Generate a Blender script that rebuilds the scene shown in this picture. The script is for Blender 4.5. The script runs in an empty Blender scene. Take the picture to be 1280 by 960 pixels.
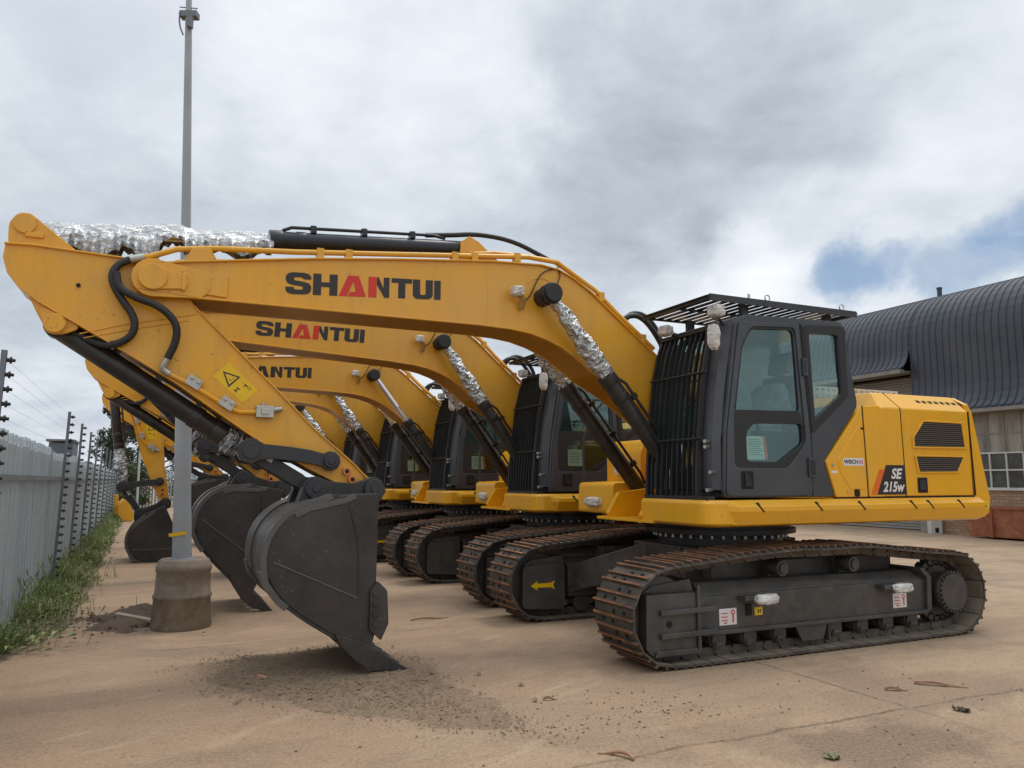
import bpy, bmesh, math, random
from mathutils import Matrix, Vector, noise
random.seed(7)
R = math.radians
PI = math.pi
sc = bpy.context.scene
COL = sc.collection

# ------------------------------------------------------------------ materials
def nodes_of(name):
    m = bpy.data.materials.new(name); m.use_nodes = True
    nt = m.node_tree
    return m, nt, nt.nodes['Principled BSDF']

def setin(node, key, val):
    node.inputs[key].default_value = val

def ramp(nt, fac, stops):
    r = nt.nodes.new('ShaderNodeValToRGB')
    e = r.color_ramp.elements
    while len(e) < len(stops): e.new(0.5)
    for i, (p, c) in enumerate(stops):
        e[i].position = p
        e[i].color = (c, c, c, 1) if isinstance(c, (int, float)) else (*c, 1)
    nt.links.new(fac, r.inputs[0])
    return r.outputs[0]

def noise_tex(nt, scale, detail=6, rough=.6, vec=None, dist=0):
    n = nt.nodes.new('ShaderNodeTexNoise')
    setin(n, 'Scale', scale); setin(n, 'Detail', detail); setin(n, 'Roughness', rough); setin(n, 'Distortion', dist)
    if vec is not None: nt.links.new(vec, n.inputs['Vector'])
    return n.outputs['Fac']

def objco(nt):
    return nt.nodes.new('ShaderNodeTexCoord').outputs['Object']

def mapping(nt, vec, scale=(1, 1, 1), rot=(0, 0, 0), loc=(0, 0, 0)):
    n = nt.nodes.new('ShaderNodeMapping')
    n.inputs['Scale'].default_value = scale; n.inputs['Rotation'].default_value = rot; n.inputs['Location'].default_value = loc
    nt.links.new(vec, n.inputs['Vector'])
    return n.outputs[0]

def mixc(nt, fac, a, b, mode='MIX'):
    n = nt.nodes.new('ShaderNodeMix'); n.data_type = 'RGBA'; n.blend_type = mode
    for sock, v in ((n.inputs[0], fac), (n.inputs[6], a), (n.inputs[7], b)):
        if isinstance(v, (int, float)): sock.default_value = v
        elif isinstance(v, tuple): sock.default_value = (*v, 1)
        else: nt.links.new(v, sock)
    return n.outputs[2]

def mth(nt, op, a, b=None, c=None):
    n = nt.nodes.new('ShaderNodeMath'); n.operation = op
    for i, v in enumerate((a, b, c)):
        if v is None: continue
        if isinstance(v, (int, float)): n.inputs[i].default_value = v
        else: nt.links.new(v, n.inputs[i])
    return n.outputs[0]

def bump(nt, bsdf, height, strength=.3, dist=.01):
    b = nt.nodes.new('ShaderNodeBump'); setin(b, 'Strength', strength); setin(b, 'Distance', dist)
    nt.links.new(height, b.inputs['Height']); nt.links.new(b.outputs[0], bsdf.inputs['Normal'])

def paint(name, col, rough=.45, spread=.25, scale=3., dirt=None, dirt_amt=.25, metal=0., bumps=.0, spec=.5, fine=30., streak=0., chips=0.):
    """painted or plain surface with a worn, uneven tone"""
    m, nt, b = nodes_of(name)
    v = objco(nt)
    n1 = noise_tex(nt, scale, 6, .65, v)
    dk = tuple(c * (1 - spread) for c in col); lt = tuple(min(1, c * (1 + spread * .6)) for c in col)
    base = ramp(nt, n1, [(.3, dk), (.7, lt)])
    if dirt:
        n2 = noise_tex(nt, scale * 1.7, 8, .7, mapping(nt, v, loc=(3, 7, 1)))
        f = mth(nt, 'MULTIPLY', ramp(nt, n2, [(.42, 0.), (.72, 1.)]), dirt_amt)
        base = mixc(nt, f, base, dirt)
    if streak:   # run marks down the sheet, and dust lying in films
        n4 = noise_tex(nt, 1., 7, .7, mapping(nt, v, (9, 9, .9)))
        base = mixc(nt, mth(nt, 'MULTIPLY', ramp(nt, n4, [(.50, 0.), (.70, 1.)]), streak), base, tuple(c * .55 + .03 for c in col))
        n5 = noise_tex(nt, .8, 5, .6, mapping(nt, v, (1, 1, 1), loc=(5, 2, 8)))
        base = mixc(nt, mth(nt, 'MULTIPLY', ramp(nt, n5, [(.40, 0.), (.65, 1.)]), streak * .8), base, tuple(c * .75 + .10 for c in col))
    if chips:
        n6 = noise_tex(nt, 34, 3, .5, mapping(nt, v, (1, 1, 1), loc=(1, 9, 4)))
        n7 = noise_tex(nt, 2.3, 4, .6, mapping(nt, v, loc=(8, 8, 1)))
        base = mixc(nt, mth(nt, 'MULTIPLY', ramp(nt, mth(nt, 'ADD', n6, mth(nt, 'MULTIPLY', n7, .35)), [(.86, 0.), (.89, 1.)]), chips), base, (.12, .075, .045))
    nt.links.new(base, b.inputs['Base Color'])
    n3 = noise_tex(nt, fine, 4, .6, v)
    rr = ramp(nt, n1, [(.3, max(.03, rough - .06)), (.7, min(1, rough + .08))])
    nt.links.new(rr, b.inputs['Roughness'])
    setin(b, 'Metallic', metal); setin(b, 'Specular IOR Level', spec)
    if bumps: bump(nt, b, n3, bumps, .004)
    return m

M = {}
M['yellow'] = paint('yellow_paint', (.78, .375, .012), .30, .06, .9, (.55, .34, .13), .40, streak=.34, chips=.5)
M['yellow_cab'] = paint('yellow_paint_clean', (.83, .41, .006), .24, .05, .9, (.55, .33, .10), .26, streak=.20, chips=.3)
M['dark'] = paint('dark_grey_paint', (.026, .028, .033), .42, .18, 2.5, (.12, .10, .08), .14)
M['cab'] = paint('cab_dark_paint', (.037, .042, .051), .30, .10, 1.5, (.13, .12, .11), .16, streak=.2)
M['frame'] = paint('chassis_grey', (.044, .043, .041), .42, .2, 3, (.18, .135, .095), .45, streak=.25, chips=.6)
M['bucket'] = paint('bucket_black', (.022, .019, .0185), .42, .25, 2.5, (.12, .09, .07), .32, bumps=.05, streak=.34, chips=.9)
M['bucket_edge'] = paint('bucket_worn_edge', (.095, .09, .086), .42, .2, 4, (.12, .11, .1), .3)
M['rubber'] = paint('black_rubber', (.016, .016, .017), .5, .2, 8)
M['cyl'] = paint('cylinder_dark', (.017, .0155, .0155), .34, .2, 5, (.09, .07, .055), .3)
M['cyl_black'] = paint('cylinder_blue_black', (.014, .017, .024), .32, .1, 5)
M['chrome'] = paint('chrome_rod', (.72, .72, .74), .12, .05, 6, metal=1.)
M['fitting'] = paint('zinc_fitting', (.46, .45, .40), .34, .15, 8, metal=.8)
M['red_text'] = paint('red_lettering', (.62, .028, .012), .4, .06, 6)
M['black_text'] = paint('black_lettering', (.022, .017, .016), .4, .1, 6)
M['white'] = paint('white_decal', (.72, .70, .68), .45, .08, 6)
M['decal_yellow'] = paint('decal_yellow', (.80, .50, .004), .4, .05, 6)
M['decal_orange'] = paint('decal_orange', (.78, .13, .012), .4, .05, 6)
M['decal_pink'] = paint('decal_pink', (.62, .14, .22), .4, .05, 6)
M['paper'] = paint('paper_sheet', (.66, .70, .68), .7, .05, 6)
M['grey_plastic'] = paint('grey_seat_plastic', (.04, .043, .047), .35, .3, 6)
M['cover_plastic'] = paint('seat_cover_plastic', (.35, .37, .38), .25, .3, 12)
M['slot'] = paint('dark_opening', (.008, .007, .006), .8, .1, 5)
M['mesh_grey'] = paint('grille_brown_grey', (.10, .08, .06), .6, .25, 20)
M['walk'] = paint('galvanised_step', (.50, .52, .54), .5, .15, 12)
M['amber'] = paint('amber_lens', (.75, .22, .06), .25, .1, 6)

def bubble_wrap():
    m, nt, b = nodes_of('white_bubble_wrap')
    v = objco(nt)
    n = noise_tex(nt, 38, 4, .6, v)
    base = ramp(nt, noise_tex(nt, 14, 5, .6, v), [(.3, (.42, .40, .37)), (.65, (.72, .70, .66))])
    nt.links.new(base, b.inputs['Base Color']); setin(b, 'Roughness', .3)
    bump(nt, b, n, .7, .02)
    return m
M['bubble'] = bubble_wrap()

def foil():
    m, nt, b = nodes_of('silver_foil')
    v = objco(nt)
    vo = nt.nodes.new('ShaderNodeTexVoronoi'); setin(vo, 'Scale', 22); nt.links.new(v, vo.inputs['Vector'])
    n = noise_tex(nt, 9, 6, .7, v, 1.6)
    setin(b, 'Base Color', (.50, .51, .51, 1)); setin(b, 'Metallic', 1.); setin(b, 'Roughness', .16)
    bump(nt, b, mth(nt, 'ADD', vo.outputs['Distance'], mth(nt, 'MULTIPLY', n, 2.)), .6, .03)
    return m
M['foil'] = foil()
M['tan_film'] = paint('tan_wrapped_bracket', (.40, .24, .09), .3, .3, 14)
M['film'] = paint('pale_sky_sheet', (.62, .74, .71), .3, .25, 5)  # pale colour stands in for bright sky beyond the cab
M['dark_sheet'] = paint('window_dark_sheet', (.16, .21, .21), .15, .35, 2.2)  # for the sheet added to dim the far cab window

def shoe():
    m, nt, b = nodes_of('track_shoe_steel')
    v = objco(nt)
    base = ramp(nt, noise_tex(nt, 5, 8, .7, v), [(.3, (.045, .038, .033)), (.52, (.09, .074, .058)), (.75, (.21, .155, .11))])
    nt.links.new(base, b.inputs['Base Color']); setin(b, 'Roughness', .6); setin(b, 'Metallic', .15)
    return m
M['shoe'] = shoe()
def rust(name, dk, md, lt, lo=.3, hi=.7, scale=6.):
    m, nt, b = nodes_of(name)
    v = objco(nt)
    base = ramp(nt, noise_tex(nt, scale, 8, .75, v, .5), [(lo, dk), ((lo + hi) / 2, md), (hi, lt)])
    nt.links.new(base, b.inputs['Base Color']); setin(b, 'Roughness', .75)
    bump(nt, b, noise_tex(nt, scale * 8, 4, .6, v), .2, .005)
    return m
M['grouser'] = rust('grouser_rust', (.07, .05, .04), (.26, .105, .042), (.46, .19, .08), .34, .68, 4.)
M['dusty'] = rust('dusty_plate', (.10, .085, .062), (.18, .15, .105), (.26, .21, .15), .3, .7, 5.)
M['rust'] = rust('rusty_plate', (.14, .045, .022), (.26, .085, .04), (.36, .15, .085), .3, .7, 3.)

def glass(name, tint, amount):
    m = bpy.data.materials.new(name); m.use_nodes = True
    nt = m.node_tree; nt.nodes.clear()
    o = nt.nodes.new('ShaderNodeOutputMaterial'); t = nt.nodes.new('ShaderNodeBsdfTransparent'); g = nt.nodes.new('ShaderNodeBsdfGlossy')
    t.inputs[0].default_value = (*tint, 1); g.inputs['Roughness'].default_value = .02
    g.inputs[0].default_value = (.70, .88, .86, 1)
    f = nt.nodes.new('ShaderNodeLayerWeight'); f.inputs[0].default_value = .5
    mx = nt.nodes.new('ShaderNodeMixShader')
    nt.links.new(mth(nt, 'MULTIPLY_ADD', mth(nt, 'POWER', f.outputs['Facing'], 4.), .9, amount), mx.inputs[0])
    nt.links.new(t.outputs[0], mx.inputs[1]); nt.links.new(g.outputs[0], mx.inputs[2]); nt.links.new(mx.outputs[0], o.inputs[0])
    return m
M['glass'] = glass('green_tinted_glass', (.78, .88, .86), .075)
M['windscreen'] = glass('green_windscreen', (.40, .58, .55), .30)
M['win_glass'] = paint('dirty_window_glass', (.035, .042, .040), .22, .35, 2.5, (.14, .13, .11), .5)

# ------------------------------------------------------------------ mesh builder
class MB:
    def __init__(s): s.v = []; s.f = []; s.m = []; s.sm = []
    def add(s, verts, faces, mat=0, smooth=False):
        o = len(s.v); s.v += [tuple(p) for p in verts]
        for f in faces:
            s.f.append([i + o for i in f]); s.m.append(mat); s.sm.append(smooth)
        return s
    def box(s, x0, x1, y0, y1, z0, z1, mat=0, M_=None):
        p = [Vector((x, y, z)) for z in (z0, z1) for y in (y0, y1) for x in (x0, x1)]
        if M_ is not None: p = [M_ @ q for q in p]
        return s.add(p, [(0, 2, 3, 1), (4, 5, 7, 6), (0, 1, 5, 4), (2, 6, 7, 3), (0, 4, 6, 2), (1, 3, 7, 5)], mat)
    def prism(s, poly, y0, y1, mat=0, smooth=False):
        """outline in the x-z plane extruded along y"""
        n = len(poly)
        a = sum(poly[i][0] * poly[(i + 1) % n][1] - poly[(i + 1) % n][0] * poly[i][1] for i in range(n))
        if a < 0: poly = poly[::-1]
        if y0 > y1: y0, y1 = y1, y0
        v = [(x, y0, z) for x, z in poly] + [(x, y1, z) for x, z in poly]
        s.add(v, [list(range(n)), list(range(2 * n - 1, n - 1, -1))], mat)
        o = len(s.v) - 2 * n
        for i in range(n):
            j = (i + 1) % n
            s.f.append([o + j, o + i, o + n + i, o + n + j]); s.m.append(mat); s.sm.append(smooth)
        return s
    def cyl(s, p0, p1, r0, r1=None, n=20, mat=0, caps=True):
        p0 = Vector(p0); p1 = Vector(p1); r1 = r0 if r1 is None else r1
        d = (p1 - p0).normalized(); a = d.orthogonal().normalized(); b = d.cross(a)
        v = []
        for p, r in ((p0, r0), (p1, r1)):
            for i in range(n):
                t = 2 * PI * i / n
                v.append(p + (a * math.cos(t) + b * math.sin(t)) * r)
        s.add(v, [(i, (i + 1) % n, n + (i + 1) % n, n + i) for i in range(n)], mat, True)
        if caps: s.add(v, [list(range(n - 1, -1, -1)), list(range(n, 2 * n))], mat)
        return s
    def tube(s, pts, r, n=10, mat=0, rad=None, sub=0):
        pts = [Vector(p) for p in pts]
        for _ in range(sub):
            q = [pts[0]]
            for a, b in zip(pts, pts[1:]): q += [a * .75 + b * .25, a * .25 + b * .75]
            pts = q + [pts[-1]]
        d0 = (pts[1] - pts[0]).normalized(); a = d0.orthogonal().normalized()
        rings = []
        for i, p in enumerate(pts):
            d = ((pts[min(i + 1, len(pts) - 1)] - p).normalized() + (p - pts[max(i - 1, 0)]).normalized()).normalized()
            a = (a - d * a.dot(d)).normalized(); b = d.cross(a)
            rr = r if rad is None else rad(i / (len(pts) - 1))
            rings.append([p + (a * math.cos(2 * PI * k / n) + b * math.sin(2 * PI * k / n)) * rr for k in range(n)])
        v = [q for g in rings for q in g]
        f = [(i * n + k, i * n + (k + 1) % n, (i + 1) * n + (k + 1) % n, (i + 1) * n + k) for i in range(len(pts) - 1) for k in range(n)]
        s.add(v, f, mat, True)
        s.add(v, [list(range(n - 1, -1, -1)), list(range(len(v) - n, len(v)))], mat)
        return s
    def strip(s, line, y0, y1, th, mat=0):
        """a flange plate along a line in the x-z plane"""
        L = [Vector((x, z)) for x, z in line]
        off = []
        for i in range(len(L)):
            d = (L[min(i + 1, len(L) - 1)] - L[max(i - 1, 0)]).normalized()
            off.append(Vector((-d.y, d.x)) * th)
        poly = [tuple(p) for p in L] + [tuple(p + o) for p, o in reversed(list(zip(L, off)))]
        # one quad per step, so that the plate follows the curve
        n = len(L)
        for i in range(n - 1):
            s.prism([poly[i], poly[i + 1], poly[2 * n - 2 - i], poly[2 * n - 1 - i]], y0, y1, mat)
        return s
    def loft(s, rings, mat=0, smooth=False):
        n = len(rings[0]); v = [p for r in rings for p in r]
        s.add(v, [(i * n + k, i * n + (k + 1) % n, (i + 1) * n + (k + 1) % n, (i + 1) * n + k) for i in range(len(rings) - 1) for k in range(n)], mat, smooth)
        s.add(v, [list(range(n - 1, -1, -1)), list(range(len(v) - n, len(v)))], mat)
        return s
    def build(s, name, mats, parent=None, bevel=0., seg=2, ang=30):
        me = bpy.data.meshes.new(name)
        me.from_pydata(s.v, [], s.f)
        if not isinstance(mats, (list, tuple)): mats = [mats]
        for m in mats: me.materials.append(M[m] if isinstance(m, str) else m)
        me.polygons.foreach_set('material_index', s.m); me.polygons.foreach_set('use_smooth', s.sm)
        me.update()
        o = bpy.data.objects.new(name, me); COL.objects.link(o)
        if parent: o.parent = parent
        if bevel:
            bm = bmesh.new(); bm.from_mesh(me); bmesh.ops.remove_doubles(bm, verts=bm.verts, dist=1e-5); bm.to_mesh(me); bm.free()
            b = o.modifiers.new('bevel', 'BEVEL'); b.width = bevel; b.segments = seg; b.limit_method = 'ANGLE'; b.angle_limit = R(ang)
        return o

def plate(outer, holes, y, th):
    """flat plate in the x-z plane with openings"""
    bm = bmesh.new()
    edges = []
    for loop in [outer] + holes:
        vs = [bm.verts.new((x, y, z)) for x, z in loop]
        edges += [bm.edges.new((vs[i], vs[(i + 1) % len(vs)])) for i in range(len(vs))]
    bmesh.ops.triangle_fill(bm, use_beauty=True, edges=edges)
    # keep only the faces outside the openings
    def inside(p, poly):
        c = False; n = len(poly)
        for i in range(n):
            a, b = poly[i], poly[(i + 1) % n]
            if (a[1] > p[1]) != (b[1] > p[1]) and p[0] < (b[0] - a[0]) * (p[1] - a[1]) / (b[1] - a[1]) + a[0]: c = not c
        return c
    for f in list(bm.faces):
        c = f.calc_center_median()
        if any(inside((c.x, c.z), h) for h in holes): bm.faces.remove(f)
    bmesh.ops.dissolve_limit(bm, angle_limit=R(1), verts=bm.verts, edges=bm.edges)
    r = bmesh.ops.extrude_face_region(bm, geom=list(bm.faces))
    for g in r['geom']:
        if isinstance(g, bmesh.types.BMVert): g.co.y += th
    bmesh.ops.recalc_face_normals(bm, faces=bm.faces)
    mb = MB(); bm.verts.index_update()
    mb.add([v.co[:] for v in bm.verts], [[v.index for v in f.verts] for f in bm.faces])
    bm.free()
    return mb

def pieces(name, mat, parent, *mbs, bevel=0.):
    """several like pieces of one thing, each a mesh of its own"""
    return [b.build(name, mat, parent, bevel) for b in mbs]
def tub(pts, r, n=10, sub=0): return MB().tube(pts, r, n, sub=sub)

def rnd_poly(poly, r, n=4):
    """rounds the corners of an outline"""
    out = []; k = len(poly)
    for i in range(k):
        p = Vector(poly[i]); a = Vector(poly[i - 1]) - p; b = Vector(poly[(i + 1) % k]) - p
        rr = min(r, a.length * .45, b.length * .45)
        s, e = p + a.normalized() * rr, p + b.normalized() * rr
        for j in range(n + 1):
            t = j / n
            out.append(tuple(s * (1 - t) ** 2 + p * 2 * t * (1 - t) + e * t * t))
    return out

def lens(x, z, r0, x1, z1, r1, n=10):
    """outline of a link with round ends"""
    d = math.atan2(z1 - z, x1 - x); out = []
    for i in range(n + 1):
        t = d + PI / 2 + PI * i / n; out.append((x + r0 * math.cos(t), z + r0 * math.sin(t)))
    for i in range(n + 1):
        t = d - PI / 2 + PI * i / n; out.append((x1 + r1 * math.cos(t), z1 + r1 * math.sin(t)))
    return out

def waist(L, r0, w, r1, dip=0., n=8):
    """outline of a cast link: round eyes at 0 and L, slimmer between them"""
    out = []
    for i in range(n + 1):
        t = R(40) + R(280) * i / n; out.append((r0 * math.cos(t), r0 * math.sin(t)))
    out += [(L * .28, -w + dip * .8), (L * .5, -w + dip), (L * .72, -w + dip * .8)]
    for i in range(n + 1):
        t = -R(140) + R(280) * i / n; out.append((L + r1 * math.cos(t), r1 * math.sin(t)))
    out += [(L * .72, w + dip * .8), (L * .5, w + dip), (L * .28, w + dip * .8)]
    return out
def tag(o, label=None, cat=None, group=None, kind=None):
    if label: o['label'] = label
    if cat: o['category'] = cat
    if group: o['group'] = group
    if kind: o['kind'] = kind
    return o
def empty(name, loc=(0, 0, 0), rz=0.):
    o = bpy.data.objects.new(name, None); COL.objects.link(o); o.location = loc; o.rotation_euler = (0, 0, rz)
    o.empty_display_size = .2
    return o

def text_mb(txt, x, y, z, h, mat=0, bold=.0, shear=0., width=None, rot=0.):
    """lettering on the machine's left flank: reads along -x, stands along z"""
    cu = bpy.data.curves.new('lettering', 'FONT'); cu.body = txt; cu.size = 1.; cu.offset = bold; cu.shear = shear; cu.resolution_u = 3
    ob = bpy.data.objects.new('lettering', cu); COL.objects.link(ob)
    dg = bpy.context.evaluated_depsgraph_get()
    me = bpy.data.meshes.new_from_object(ob.evaluated_get(dg))
    xs = [v.co.x for v in me.vertices]; ys = [v.co.y for v in me.vertices]
    k = h / (max(ys) - min(ys)); kx = k if width is None else width / (max(xs) - min(xs))
    x0, y0 = min(xs), min(ys)
    c, s = math.cos(rot), math.sin(rot)
    mb = MB()
    vs = []
    for v in me.vertices:
        a, b = (v.co.x - x0) * kx, (v.co.y - y0) * k
        vs.append((x - (a * c - b * s), y, z + a * s + b * c))
    mb.add(vs, [list(p.vertices) for p in me.polygons], mat)
    bpy.data.objects.remove(ob); bpy.data.curves.remove(cu); bpy.data.meshes.remove(me)
    return mb
def merge(*mbs):
    out = MB()
    for b in mbs:
        o = len(out.v); out.v += b.v; out.f += [[i + o for i in f] for f in b.f]; out.m += b.m; out.sm += b.sm
    return out

# ------------------------------------------------------------------ the excavator
# machine frame: x forward, y to its left (cab side), z up; origin on the ground under the slew ring
FOOT = (.35, 1.72); TIP = (5.76, 3.15); BP = (3.95, 1.47); BL = (4.44, 1.48); IDL = (4.31, 1.71); JNT = (4.96, 1.79)
BCB = (6.42, 2.74); ACB = (3.0, 3.80); ACR = (6.67, 3.50); BMB = (.62, 1.28); BMR = (2.29, 3.33)

def rotm(c, a):
    return Matrix.Translation((c[0], 0, c[1])) @ Matrix.Rotation(-a, 4, 'Y') @ Matrix.Translation((-c[0], 0, -c[1]))
def app(m, p):
    q = m @ Vector((p[0], 0, p[1])); return (q.x, q.z)
def aim(p0, p1, y=0.):
    a = math.atan2(p1[1] - p0[1], p1[0] - p0[0])
    return Matrix.Translation((p0[0], y, p0[1])) @ Matrix.Rotation(-a, 4, 'Y')
def dist(a, b): return math.hypot(a[0] - b[0], a[1] - b[1])
def circ(a, ra, b, rb, side):
    d = dist(a, b); x = (d * d + ra * ra - rb * rb) / (2 * d); h = math.sqrt(max(0, ra * ra - x * x))
    ux, uz = (b[0] - a[0]) / d, (b[1] - a[1]) / d
    return (a[0] + ux * x - uz * h * side, a[1] + uz * x + ux * h * side)

def crumple(L, r0, r1, seed, nx=26, na=14, amp=.32, rag=0.):
    """a crumpled foil sleeve round a rod lying on +x from 0 to L"""
    mb = MB(); v = []
    for i in range(nx + 1):
        t = i / nx; x = L * t
        for k in range(na):
            a = 2 * PI * k / na
            n = noise.noise(Vector((x * 9 + seed * 9, math.cos(a) * 1.7, math.sin(a) * 1.7 + seed)))
            n2 = noise.noise(Vector((x * 20 + seed, math.cos(a) * 4, math.sin(a) * 4)))
            bulge = .72 + .28 * math.sin(PI * min(1, max(0, t * 1.0)))
            r = (r0 + (r1 - r0) * t) * bulge * (1 + amp * n + amp * .7 * n2 + .1 * math.sin(t * 40 + 5 * a))
            z = r * math.sin(a)
            if rag and z < 0:  # loose lower hem hanging in scallops
                z -= rag * (.55 + .45 * math.sin(x * 17 + seed)) * (-math.sin(a)) * (1 + .5 * n)
            v.append((x + .025 * n2, r * math.cos(a), z))
    f = [(i * na + k, i * na + (k + 1) % na, (i + 1) * na + (k + 1) % na, (i + 1) * na + k) for i in range(nx) for k in range(na)]
    # split into triangles: the creases of real foil are faceted
    tri = []
    for q in f: tri += [(q[0], q[1], q[2]), (q[0], q[2], q[3])] if random.random() < .5 else [(q[0], q[1], q[3]), (q[1], q[2], q[3])]
    mb.add(v, tri, 0, False)
    return mb

def drape(seed, nx=58):
    """foil sheeting thrown over a rod lying on +x from 0 to 1: tight on top, hanging in pleats at the sides"""
    mb = MB(); v = []
    prof = [(-1., -1.), (-1., -.66), (-.98, -.33), (-.92, 0), (-.70, .62), (-.3, .95), (.25, 1.0), (.68, .66), (.92, 0), (.98, -.33), (1., -.66), (1., -1.)]
    rr = random.Random(seed); ph = 0; pleat = []
    for i in range(nx + 1):
        pleat.append((1 if i % 2 else -1) * rr.uniform(.25, 1.))
    for i in range(nx + 1):
        t = i / nx
        drop = (.165 if t < .50 else .06 if t < .60 else .10) + .045 * math.sin(t * 31) + .05 * rr.random()
        h = .062 + .006 * math.sin(t * 23 + 1) + .030 * max(0, math.sin(t * 9.5 - 3.2)) + .006 * rr.random(); w = .085
        for k, (a, b) in enumerate(prof):
            n = noise.noise(Vector((t * 34, a * 1.2, b * 1.2 + seed)))
            if b >= 0: y, z = a * w, b * h * (1 + .10 * n)
            else: y, z = a * (w + .030 * pleat[i] * (-b) + .02), b * drop
            v.append((t + .004 * n, y + .006 * n, z + .005 * n))
    m = len(prof); f = []
    for i in range(nx):
        for k in range(m - 1):
            q = (i * m + k, i * m + k + 1, (i + 1) * m + k + 1, (i + 1) * m + k)
            f += [(q[0], q[1], q[2]), (q[0], q[2], q[3])] if rr.random() < .5 else [(q[0], q[1], q[3]), (q[1], q[2], q[3])]
    mb.add(v, f, 0, False)
    return mb

def wrapped(cx, cy, cz, sx, sy, sz, seed):
    """a lamp or mirror wrapped in crinkled plastic film"""
    mb = MB(); v = []; nu, nv = 14, 9
    for j in range(nv + 1):
        ph = -PI / 2 + PI * j / nv
        for i in range(nu):
            th = 2 * PI * i / nu
            d = Vector((math.cos(ph) * math.cos(th), math.cos(ph) * math.sin(th), math.sin(ph)))
            s = 1 / max(abs(d.x), abs(d.y), abs(d.z)) ** .72
            n = 1 + .16 * noise.noise(d * 3 + Vector((seed * 5, 0, 0)))
            v.append((cx + d.x * sx * s * n, cy + d.y * sy * s * n, cz + d.z * sz * s * n))
    mb.add(v, [(j * nu + i, j * nu + (i + 1) % nu, (j + 1) * nu + (i + 1) % nu, (j + 1) * nu + i) for j in range(nv) for i in range(nu)], 0, False)
    return mb

GRP = {}          # part name -> which link of the arm it rides on
def ride(o, g): GRP[o.name] = g; return o

def track_path():
    """outer line of the shoe plates, as a closed loop of x,z points"""
    P = []
    fx, fz, fr = 1.715, .425, .400
    rx, rz, rr = -1.815, .415, .390
    for i in range(13):   # front idler, from the bottom round to the top
        a = -PI / 2 - .05 + (PI + .02) * i / 12
        P.append((fx + fr * math.cos(a), fz + fr * math.sin(a)))
    P += [(1.35, .853), (.9, .893), (.33, .925), (-.1, .914), (-.58, .923), (-1.05, .872), (-1.5, .825)]
    for i in range(13):
        a = PI / 2 + .04 + (PI - .02) * i / 12
        P.append((rx + rr * math.cos(a), rz + rr * math.sin(a)))
    P += [(-1.3, .022), (0, .022), (1.3, .022)]
    return P
def along(P, n):
    L = [Vector(p) for p in P] + [Vector(P[0])]
    seg = [(b - a).length for a, b in zip(L, L[1:])]; tot = sum(seg); out = []
    for k in range(n):
        d = tot * k / n; i = 0
        while d > seg[i]: d -= seg[i]; i += 1
        out.append(L[i].lerp(L[i + 1], d / seg[i]))
    return out, tot

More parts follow.
